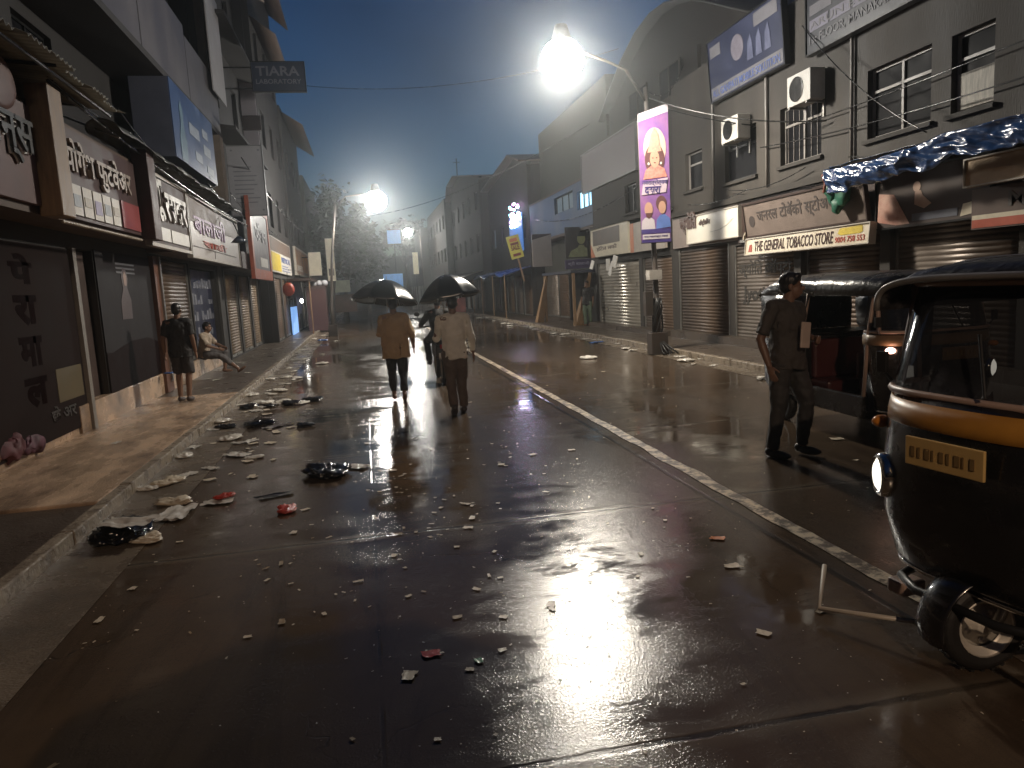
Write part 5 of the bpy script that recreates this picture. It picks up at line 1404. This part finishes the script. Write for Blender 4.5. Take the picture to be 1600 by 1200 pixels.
# ================================================================== AUTO RICKSHAWS
paint = mat("black_car_paint", (.012, .011, .011), .26, var=.5, scale=4, coat=.6, rvar=.14, bump=.12, bscale=5)
ylw = mat("rickshaw_yellow", (.42, .2, .03), .35, var=.4, scale=3, dirt=(.2, .08, .02))
vinyl = mat("black_vinyl_hood", (.016, .015, .015), .3, var=.4, bump=.5, bscale=14, spec=.6)
chrome = mat("chrome", (.7, .68, .64), .12, metal=1., var=.1, rvar=.05)
wsg = glass("windscreen_glass", (.02, .022, .026), .07, .84)
pinkfr = mat("pale_frame_trim", (.42, .3, .24), .4, var=.2)
def rickshaw(label, mtx, steer=0., trim=None):
    r = thing("auto_rickshaw", label, "auto rickshaw", mtx=mtx, group="auto rickshaws on the road")
    def plan(z, hw, yf, yb=-.6, n=22, ex=2.5, off=0.):
        out = []
        for k in range(n + 1):
            a = math.pi * (k / n) - math.pi / 2
            sx, cz = math.sin(a), math.cos(a)
            x = (hw + off) * math.copysign(abs(sx) ** (2 / ex), sx)
            y = yb - (yb - yf + off) * abs(cz) ** (2 / ex)
            out.append((x, y, z))
        return out
    # front apron
    mb = MB(); mb.loft([plan(.34, .5, -.98, ex=3.2), plan(.4, .54, -1.04, ex=3.1), plan(.6, .575, -1.1, ex=3), plan(.85, .592, -1.11, ex=2.8), plan(1.0, .60, -1.09, ex=2.6), plan(1.14, .6, -1.04)], cap=False, close=False)
    fr = mb.build("front_apron", paint, r, smooth=True, solid=.02)
    mb = MB(); mb.loft([plan(1.02, .6, -1.085, off=.014), plan(1.06, .6, -1.07, off=.02), plan(1.12, .6, -1.047, off=.018)], cap=False, close=False)
    mb.build("yellow_band", ylw, fr, smooth=True, solid=.012)
    mb = MB(); mb.loft([plan(.34, .5, -.98, ex=3.2, off=.012), plan(.355, .515, -1.0, ex=3.2, off=.02), plan(.37, .525, -1.015, ex=3.2, off=.012)], cap=False, close=False)
    mb.build("lower_trim", chrome, fr, smooth=True, solid=.01)
    # plate
    pl = MB(); pl.box(-.19, .19, -1.165, -1.15, .88, 1.0); po = pl.build("number_plate", mat("plate_yellow", (.62, .42, .16), .4, var=.2), r, bevel=.004)
    pieces("plate_mark", mat("brown_smudge", (.25, .16, .06), .6), po, [(-.155 + k * .036, -.155 + k * .036 + (.02, .012, .024, .008)[k % 4], -1.17, -1.166, .918, .962) for k in range(9)])
    # headlights
    for s_ in (-1, 1):
        T = Matrix.Translation((.43 * s_, -1.03, .76)) @ Matrix.Rotation(R(28 * s_), 4, 'Z') @ Matrix.Rotation(R(90), 4, 'X')
        hl = MB(); hl.lathe([(.09, -.06), (.105, .0), (.1, .03), (.085, .045), (.08, .03)], 22, T)
        ho = hl.build("headlight", chrome, r, smooth=True)
        MB().lathe([(.082, .028), (.06, .045), (0, .055)], 22, T).build("lens", mat("headlight_lens", (.55, .55, .5), .08, var=.1, emit=(1, .93, .8), es=1.6), ho, smooth=True)
        il = MB(); il.ell((.56 * s_, -.93, .98), (.045, .05, .03)); il.build("indicator", mat("amber_lens", (.6, .22, .03), .15, emit=(1, .5, .25), es=.0), r, smooth=True)
        m_ = MB(); m_.tube([(.58 * s_, -.8, 1.12), (.635 * s_, -.84, 1.2)], .009); m_.box(-.03, .03, -.012, .012, -.05, .05, Matrix.Translation((.64 * s_, -.85, 1.25)))
        m_.build("mirror", blackm, r, bevel=.01)
    # windscreen
    mb = MB(); mb.loft([plan(1.15, .59, -1.02, ex=3.2), plan(1.4, .575, -.93, ex=3.2), plan(1.62, .56, -.84, ex=3.2)], cap=False, close=False)
    ws = mb.build("windscreen", wsg, r, smooth=True)
    tp_, bt_ = plan(1.62, .56, -.84, ex=3.2, off=.008), plan(1.15, .59, -1.02, ex=3.2, off=.008)
    mb = MB(); mb.tube(tp_, .018, 6); mb.tube(bt_, .018, 6)
    for q in (2, -3): mb.tube([bt_[q], tp_[q]], .022, 6)
    mb.build("windscreen_frame", trim or pinkfr, ws, smooth=True)
    mb = MB(); mb.tube([(.1, -1.06, 1.18), (.02, -1.0, 1.42)], .007); mb.build("wiper", blackm, ws)
    # floor, side sills, rear body
    MB().box(-.58, .58, -.6, 1.25, .26, .33).build("floor", blackm, r)
    for s_ in (-1, 1):
        mb = MB(); mb.box(.58 * s_, .63 * s_, -.62, .45, .27, .5); mb.build("side_sill", paint, r, bevel=.015)
    mb = MB()
    sec = []
    for y_, z0_, w_ in ((.42, .3, .63), (.7, .34, .655), (1.15, .36, .655), (1.33, .42, .61), (1.38, .6, .58)):
        sec.append([(-w_, y_, z0_), (-w_ - .01, y_, .7), (-w_, y_, 1.04), (w_, y_, 1.04), (w_ + .01, y_, .7), (w_, y_, z0_)])
    mb.loft(sec)
    mb.build("rear_body", paint, r, bevel=.03)
    for s_ in (-1, 1):
        MB().box(.655 * s_, .672 * s_, .43, 1.3, .98, 1.06).build("yellow_band", ylw, r, bevel=.004)
    # seats
    MB().box(-.55, .55, .5, .95, 1.045, 1.06).build("luggage_shelf", blackm, r)
    MB().box(-.54, .54, .1, .46, .42, .56).build("bench_seat", mat("maroon_vinyl", (.08, .02, .02), .4, var=.3), r, bevel=.03)
    MB().box(-.54, .54, .36, .46, .56, 1.0).build("backrest", mat("maroon_vinyl"), r, bevel=.03)
    MB().box(-.26, .26, -.34, -.02, .4, .58).box(-.28, .28, -.06, 0, .58, .88).build("driver_seat", mat("maroon_vinyl"), r, bevel=.03)
    MB().tube([(-.3, -.55, 1.0), (-.12, -.66, 1.0), (0, -.7, .98), (.12, -.66, 1.0), (.3, -.55, 1.0)], .016).tube([(0, -.7, .98), (0, -.92, .4)], .03).build("handlebar", blackm, r, smooth=True)
    # hood
    def arch(y_, zs, w_, zt):
        out = []
        for k in range(25):
            a = math.pi * k / 24
            x = -math.cos(a)
            out.append((w_ * math.copysign(abs(x) ** .5, x), y_, zs + (zt - zs) * abs(math.sin(a)) ** .55))
        return out
    rows = []
    ys = [-.92, -.8, -.55, -.3, -.05, .2, .45, .7, .95, 1.15, 1.3, 1.37]
    for q, y_ in enumerate(ys):
        sag = .012 * (1 if q % 2 else 0)
        zt = 1.70 + .03 * math.sin((y_ + .9) / 2.3 * math.pi) - sag - (.06 if q == 0 else 0) - (.1 if q >= 10 else 0) - (.12 if q == 11 else 0)
        rows.append(arch(y_, 1.5, .6 if q < 2 else .655, zt))
    mb = MB(); mb.loft(rows, cap=False, close=False)
    ho = mb.build("hood", vinyl, r, smooth=True, solid=.012)
    mb = MB(); mb.tube(arch(-.925, 1.5, .605, 1.645), .016, 6)
    for q in (2, 5, 8): mb.tube(arch(ys[q], 1.49, .648, 1.715), .012, 6)
    mb.build("hood_bow", steel, ho, smooth=True)
    for s_ in (-1, 1):
        q = MB(); q.loft([[(.655 * s_, .48, 1.06), (.655 * s_, .9, 1.06), (.65 * s_, 1.3, 1.06)], [(.66 * s_, .36, 1.3), (.67 * s_, .9, 1.3), (.645 * s_, 1.33, 1.3)], [(.655 * s_, .26, 1.52), (.655 * s_, .9, 1.52), (.65 * s_, 1.32, 1.52)]], cap=False, close=False)
        q.build("side_curtain", vinyl, r, smooth=True, solid=.01)
        for q in ([(.62 * s_, -.62, .5), (.6 * s_, -.66, 1.14), (.57 * s_, -.72, 1.6)], [(.645 * s_, .44, 1.04), (.645 * s_, .3, 1.52)]):
            MB().tube(q, .019).build("door_post", trim or pinkfr, r, smooth=True)
    MB().loft([[(-.6, 1.36, 1.04), (.6, 1.36, 1.04)], [(-.62, 1.37, 1.3), (.62, 1.37, 1.3)], [(-.6, 1.36, 1.54), (.6, 1.36, 1.54)]], cap=False, close=False).build("back_curtain", vinyl, r, solid=.01)
    # wheels and mudguard
    wheel(r, (0, -.93, .2), .2, .105, steer=steer)
    for s_ in (-1, 1): wheel(r, (.56 * s_, .93, .2), .2, .105)
    mb = MB()
    ar = []
    Ts = Matrix.Translation((0, -.93, .2)) @ Matrix.Rotation(steer, 4, 'Z')
    for k in range(15):
        a = R(-15) + R(170) * k / 14
        ar.append([tuple(Ts @ Vector((x_, -math.cos(a) * (.25 - abs(x_) * .25), math.sin(a) * (.25 - abs(x_) * .25)))) for x_ in (-.09, -.07, -.03, .03, .07, .09)])
    mb.loft(ar, cap=False, close=False)
    mb.build("mudguard", paint, r, smooth=True, solid=.008)
    MB().tube([(0, -.9, .42), (0, -.86, .62)], .035).tube([tuple(Ts @ Vector((.085, 0, 0))), tuple(Ts @ Vector((.085, .1, .22)))], .022).build("fork", steel, r, smooth=True)
    MB().tube([(-.42, -.82, .3), (-.36, -1.0, .3), (-.2, -1.08, .3), (.2, -1.08, .3), (.36, -1.0, .3), (.42, -.82, .3)], .02).build("bumper", blackm, r, smooth=True)
    MB().box(-.47, -.36, -.98, -.84, .18, .25).build("mud_flap", pinkfr, r, bevel=.015)
    MB().box(-.1, .1, 1.36, 1.4, .5, .6).build("rear_plate", mat("plate_yellow"), r)
    return r
R1 = Matrix.Translation((3.46, 2.76, 0)) @ Matrix.Rotation(R(-83), 4, 'Z') @ Matrix.Scale(1.05, 4, (0, 0, 1))
r1 = rickshaw("black auto rickshaw with a yellow front band turning across the road, nearest to us", R1, steer=R(-14))
R2 = Matrix.Translation((5.44, 7.12, 0)) @ Matrix.Rotation(R(-1), 4, 'Z')
r2 = copy_tree(r1)
r2.matrix_basis = R2
r2["label"] = "parked black auto rickshaw with a shiny hood behind the striding man"
dullb = mat("dull_brown_band", (.2, .13, .07), .4, var=.3)
for ch in [q for c_ in r2.children for q in [c_] + list(c_.children)]:
    if ch.name.startswith("yellow_band") or ch.name.startswith("number_plate"):
        ch.data = ch.data.copy(); ch.data.materials[0] = dullb
for ch in r2.children:
    if ch.name.startswith("indicator") and ch.data.vertices[0].co.x < 0:
        ch.data = ch.data.copy(); ch.data.materials[0] = mat("lit_amber_lens", (.8, .5, .4), .2, emit=(1., .55, .4), es=9)
drv = person("rickshaw driver in a grey shirt behind the windscreen", (0, 0, 0), 0, mat("grey_lilac_shirt", (.34, .3, .33), .7, var=.3), dtrous,
             dict(pel=(0, -.18, .68), chest=(0, -.17, .94), neck=(0, -.17, 1.16), head=(0, -.19, 1.31), shL=(.18, -.17, 1.11), shR=(-.18, -.17, 1.11), elL=(.27, -.36, .93), wrL=(.27, -.55, 1.03), elR=(-.27, -.36, .93), wrR=(-.27, -.55, 1.03),
                  hipL=(.1, -.22, .66), hipR=(-.1, -.22, .66), knL=(.16, -.6, .7), knR=(-.16, -.6, .7), anL=(.16, -.62, .42), anR=(-.16, -.62, .42)), sleeve=.45, sit=True, shoe=black, grip='LR')
drv.matrix_basis = R1.copy()
bar = MB().tube([(0, 0, .02), (.0, 0, .02)], .01)
rod = MB(); rod.tube([(2.3, 3.42, .22), (2.17, 3.27, .06), (2.42, 2.9, .12)], .013, 6)
tag(rod.build("bent_rod", mat("pale_rod", (.55, .5, .42), .4), None, smooth=True), "thin bent pale rod on the road beside the front wheel of the nearest rickshaw", "rod")

# photographer behind the viewpoint, whose umbrella throws the broad shadow in front
ph = person("photographer standing at the near end of the street under an umbrella", (-.3, -.42, 0), math.pi, mat("navy_shirt", (.03, .04, .07), .7), dtrous,
            dict(elL=(.24, -.12, 1.15), wrL=(.12, -.26, 1.3), elR=(-.24, -.1, 1.2), wrR=(-.1, -.28, 1.55)), sleeve=.5, shoe=black, grip='L')
umbrella("broad black umbrella over the photographer", (-.38, -.3, 2.3), R(-3), 0., .8, umc, (-.42, -.14, 1.36), .2)

# ================================================================== LITTER
def crumple(nu, nv, w, l, amp, seed, curl=0.):
    rg = random.Random(seed); o = Vector((rg.random() * 50, rg.random() * 50, 0))
    mb = MB()
    ang = [rg.uniform(.75, 1.1) for _ in range(4)]
    def fn(u, v):
        x, y = (u - .5) * w * (ang[0] + (ang[1] - ang[0]) * v), (v - .5) * l * (ang[2] + (ang[3] - ang[2]) * u)
        x += .12 * w * mnoise.noise(Vector((v * 3, 1, 0)) + o); y += .12 * l * mnoise.noise(Vector((u * 3, 7, 0)) + o)
        z = amp * (.55 + mnoise.noise(Vector((u * 3.1, v * 3.1, 3)) + o) + .5 * mnoise.noise(Vector((u * 8, v * 8, 5)) + o)) + curl * ((u - .5) ** 2 + (v - .5) ** 2)
        return (x, y, max(.001, z))
    mb.grid(fn, nu, nv)
    return mb
def bagmesh(w, l, h, seed):
    h *= .72
    rg = random.Random(seed); o = Vector((rg.random() * 50, rg.random() * 50, 0))
    mb = MB(); mb.ell((0, 0, h * .42), (w * .5, l * .5, h * .6), nu=44, nv=26)
    out = []
    for q in mb.v:
        v = Vector(q)
        n_ = mnoise.noise(v * (3.2 / max(w, l)) * 1.2 + o) * .35 + mnoise.noise(v * (9 / max(w, l)) + o) * .22 + abs(mnoise.noise(v * (17 / max(w, l)) + o)) * .34 - abs(mnoise.noise(v * (36 / max(w, l)) + o)) * .2
        v = Vector((v.x * (1 + n_), v.y * (1 + n_), v.z * (1 + n_ * 1.4)))
        out.append((v.x, v.y, max(.0, v.z)))
    mb.v = out
    return mb
paper = mat("wet_paper", (.56, .49, .38), .4, var=.4, scale=20, dirt=(.3, .22, .14))
paper2 = mat("brown_leaf_litter", (.26, .18, .09), .5, var=.4, scale=15)
plastic = mat("white_plastic", (.6, .57, .52), .2, var=.4, scale=7, dirt=(.3, .26, .2), spec=.7)
blackbag = mat("black_plastic_bag", (.012, .012, .013), .14, var=.3, spec=.8)
redw = mat("red_wrapper", (.45, .05, .03), .25, var=.4, scale=12)
bluep = mat("blue_plastic", (.05, .14, .4), .25, var=.4)
greenp = mat("green_wrapper", (.04, .22, .08), .3)
protos = {}
def put(kind, x, y, s=1., label=None, cat=None, group=None, name=None, z=.007, m=None, sx=1.):
    me = protos[kind]
    if m is not None:
        key = kind + m.name
        if key not in protos:
            protos[key] = me.copy(); protos[key].materials[0] = m
        me = protos[key]
    o = bpy.data.objects.new(name, me); COL.objects.link(o)
    o.location = (x, y, z); o.rotation_euler = (0, 0, rnd.uniform(0, 6.28)); o.scale = (s * sx, s, s * (.62 if kind.startswith("bag") else .8))
    return tag(o, label, cat, group)
for k in range(5): protos["scrap%d" % k] = crumple(9, 9, .085, .13, .004, 20 + k, .006).mesh("paper_scrap", paper)
for k in range(4): protos["sheet%d" % k] = crumple(16, 16, .3, .42, .035, 40 + k).mesh("crumpled_sheet", plastic)
for k in range(4): protos["bag%d" % k] = bagmesh(.36, .52, .16, 60 + k).mesh("plastic_bag", plastic)
for k in protos.values():
    k.polygons.foreach_set("use_smooth", [True] * len(k.polygons))
G1 = "paper scraps scattered on the wet road"
# road scraps: dense under the first lamp, thinner elsewhere
spots = []
while len(spots) < 230:
    u = rnd.random()
    if u < .5:
        cxy = rnd.choice([(.2, 3.4), (-.1, 4.6), (.5, 5.6), (-.4, 5.2), (.9, 3.9), (.1, 6.8), (1.3, 7.6), (.3, 9)])
        x, y = cxy[0] + rnd.gauss(0, .28), cxy[1] + rnd.gauss(0, .45)
    elif u < .8: x, y = rnd.uniform(-1.7, 2.6), rnd.uniform(2.6, 16)
    else: x, y = rnd.uniform(2.9, 6.4), rnd.uniform(4.5, 22)
    if -2.2 < x < 6.5: spots.append((x, y))
for x, y in spots:
    k = rnd.randrange(5)
    leaf = rnd.random() < .3
    put("scrap%d" % k, x, y, rnd.choice([.16, .2, .24, .28, .35, .45, .65]), "small brown wet leaf flat on the wet road" if leaf else "small pale wet paper scrap flat on the wet road", "leaf" if leaf else "paper scrap",
        "wet leaves scattered on the road" if leaf else G1, "leaf" if leaf else "paper_scrap", m=paper2 if leaf else None, sx=rnd.uniform(.5, 1.2))
# kerb litter, left
G2 = "crumpled plastic litter along the footwear side kerb"
for k in range(58):
    y = rnd.choice([rnd.uniform(6, 14), rnd.uniform(9, 24), rnd.uniform(14, 40)])
    x = -2.0 + rnd.gauss(.05, .35)
    if x < -2.3: x = -2.25
    q = rnd.randrange(4)
    if rnd.random() < .6:
        put("sheet%d" % q, x, y, rnd.uniform(.35, .9), "crumpled pale plastic sheet in the litter along the footwear side kerb", "litter", G2, "plastic_sheet")
    else:
        put("bag%d" % q, x, y, rnd.uniform(.3, .65), "crumpled pale plastic bag in the litter along the footwear side kerb", "litter", "crumpled plastic bags along the footwear side kerb", "plastic_bag", z=.004)
for k in range(16):
    put("sheet%d" % (k % 4), rnd.uniform(-3.7, -2.6), rnd.uniform(14.8, 34), rnd.uniform(.3, .7), "crumpled pale plastic sheet lying on the dark pavement", "litter", "crumpled sheets on the dark pavement", "plastic_sheet", z=.09)
for k in range(46):
    y = rnd.uniform(11, 50); x = 6.7 + rnd.gauss(-.12, .22)
    put("sheet%d" % (k % 4) if k % 3 else "bag%d" % (k % 4), x, y, rnd.uniform(.3, .8), "crumpled pale litter along the kerb below the banner pole" if k % 3 else "crumpled pale plastic bag along the kerb below the banner pole", "litter",
        "crumpled litter along the kerb below the banner pole" if k % 3 else "plastic bags along the kerb below the banner pole", "plastic_sheet" if k % 3 else "plastic_bag", z=.006)
# single pieces
put("bag0", -.52, 7.6, 1.05, "shiny black plastic bag lying on the road before the man in the rust shirt", "plastic bag", None, "plastic_bag", m=blackbag)
put("sheet1", -.22, 7.72, .6, "white crumpled sheet touching the shiny black bag", "litter", None, "plastic_sheet")
put("scrap1", -.95, 6.9, 2.6, "flat black shoe sole shaped scrap on the dark road", "scrap", None, "rubber_scrap", m=blackbag, sx=.55)
put("bag1", -.8, 6.38, .42, "crumpled red wrapper on the dark road near the gutter", "wrapper", None, "wrapper", m=redw)
put("sheet2", -1.45, 6.88, .62, "flat pale carton piece with a red wrapper on it", "litter", None, "carton")
put("bag2", -1.4, 6.95, .36, "red wrapper lying on the flat pale carton piece", "wrapper", None, "wrapper", m=redw, z=.03)
put("bag3", -2.05, 6.15, 1.15, "big black plastic bag in the pile against the near kerb", "plastic bag", None, "plastic_bag", m=blackbag)
put("sheet3", -1.95, 6.05, .95, "pale sheet over the big black bag by the near kerb", "litter", None, "plastic_sheet", z=.13)
put("bag0", -1.8, 5.95, .5, "tan crumpled bag in front of the big black bag", "plastic bag", None, "plastic_bag", m=paper)
put("bag1", -2.1, 7.85, .6, "grey cardboard box scrap nearest the pale slab edge", "litter", None, "carton", m=paper)
put("sheet0", -1.74, 6.65, 1.0, "long white crumpled plastic sheet in the gutter", "litter", None, "plastic_sheet")
put("bag2", -1.85, 7.0, .6, "tan paper bag behind the long white sheet", "plastic bag", None, "paper_bag", m=paper)
for k, (x, y, s_) in enumerate([(-.98, 10.6, .5), (-1.65, 11.0, .75), (-2.1, 11.0, .6)]):
    put("bag%d" % k, x, y, s_, ["small black bag with a white glint nearest the road middle", "low wide black bag between two others", "black bag nearest the kerb of the pale slab"][k], "plastic bag", None, "plastic_bag", m=blackbag)
for k in range(7):
    put("bag%d" % (k % 4), -2.05 + k * .17, 13.0 + rnd.uniform(-.2, .25), rnd.uniform(.4, .75), "white crumpled bag in the litter row across the gutter" if k % 2 else "black crumpled bag in the litter row across the gutter", "plastic bag",
        "white bags in the litter row" if k % 2 else "black bags in the litter row", "plastic_bag", m=None if k % 2 else blackbag)
put("bag3", 5.0, 16.5, .75, "pale plastic bag lying alone on the road before the banner pole", "plastic bag", None, "plastic_bag")
put("sheet2", 6.5, 20.6, 1.0, "blue plastic sheet among the litter by the kerb at the lit shutter", "litter", None, "plastic_sheet", m=bluep)
put("bag2", -1.75, 29.5, .8, "blue plastic bag on the white heap near the red cabinet", "plastic bag", None, "plastic_bag", m=bluep, z=.06)
put("scrap0", .18, 3.5, .75, "small red wrapper on the road near the bottom of the view", "wrapper", None, "wrapper", m=redw)
put("scrap2", .06, 3.32, .8, "cream paper slip on the road near the red wrapper", "paper slip", None, "paper_slip")
put("scrap3", 2.23, 4.53, .8, "orange wrapper beside the bright lamp reflection under the banner's purple glow", "wrapper", None, "wrapper", m=mat("orange_wrapper", (.6, .2, .06), .3))
put("scrap4", 2.09, 4.05, .8, "cream paper slip beside the bright lamp reflection", "paper slip", None, "paper_slip")
put("scrap1", 1.82, 3.21, .6, "tiny cream paper slip on the dark road before the rickshaw wheel", "paper slip", None, "paper_slip")
put("scrap2", .4, 3.36, .45, "tiny green wrapper beside the cream slip", "wrapper", None, "wrapper", m=greenp)
put("scrap0", 4.75, 6.85, 1.1, "pale paper sheet on the road beneath the parked rickshaw", "paper sheet", None, "paper_sheet")
put("sheet1", -3.2, 9.9, .3, "crumpled white paper on the pale concrete slab", "litter", None, "paper_scrap", z=.115)
put("bag1", -3.75, 14.9, .35, "blue plastic bag tied at the foot of the brown column", "plastic bag", None, "plastic_bag", m=bluep, z=.5)
for k in range(26):
    rg_x, rg_y = rnd.uniform(-2.1, -1.0), rnd.uniform(7.5, 12.5)
    put("scrap%d" % (k % 5), rg_x, rg_y, rnd.uniform(.5, 1.3), "torn pale paper scrap in the gutter by the pale slab", "paper scrap", "torn paper scraps in the gutter by the pale slab", "paper_scrap", z=.01)

# tiny flakes added to stand in for glints on the wet road
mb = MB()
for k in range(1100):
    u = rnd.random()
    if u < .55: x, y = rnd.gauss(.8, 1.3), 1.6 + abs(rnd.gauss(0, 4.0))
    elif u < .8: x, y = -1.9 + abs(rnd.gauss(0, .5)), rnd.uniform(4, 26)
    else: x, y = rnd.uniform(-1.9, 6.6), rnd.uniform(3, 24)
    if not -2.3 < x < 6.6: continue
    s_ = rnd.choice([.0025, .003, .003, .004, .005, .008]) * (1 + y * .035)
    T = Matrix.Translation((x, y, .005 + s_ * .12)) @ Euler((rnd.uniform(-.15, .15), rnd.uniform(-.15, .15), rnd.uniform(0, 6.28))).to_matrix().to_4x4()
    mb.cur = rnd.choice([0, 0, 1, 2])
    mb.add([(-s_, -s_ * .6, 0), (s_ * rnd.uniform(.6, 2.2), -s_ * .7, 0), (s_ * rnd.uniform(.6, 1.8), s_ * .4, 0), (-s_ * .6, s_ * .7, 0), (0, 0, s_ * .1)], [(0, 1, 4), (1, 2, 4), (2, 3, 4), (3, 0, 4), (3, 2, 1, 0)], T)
tag(mb.build("road_glint_flakes", [paper, plastic, paper2]), "tiny crumb-like flakes added over the road as its wet glints", "litter", None, "stuff")

# ================================================================== HAZE
hz = bpy.data.materials.new("rain_haze"); hz.use_nodes = True
hn = hz.node_tree.nodes; hn.clear()
pv = hn.new("ShaderNodeVolumePrincipled"); pv.inputs["Density"].default_value = .0033; pv.inputs["Color"].default_value = (.86, .92, .95, 1); pv.inputs["Anisotropy"].default_value = .9
ho_ = hn.new("ShaderNodeOutputMaterial"); hz.node_tree.links.new(pv.outputs[0], ho_.inputs["Volume"])
hb = MB().box(-71, 71, -33, 151, -1.2, 16.5)
tag(hb.build("haze", hz), kind="stuff")

for o in bpy.data.objects:
    if "_w" in o: del o["_w"]
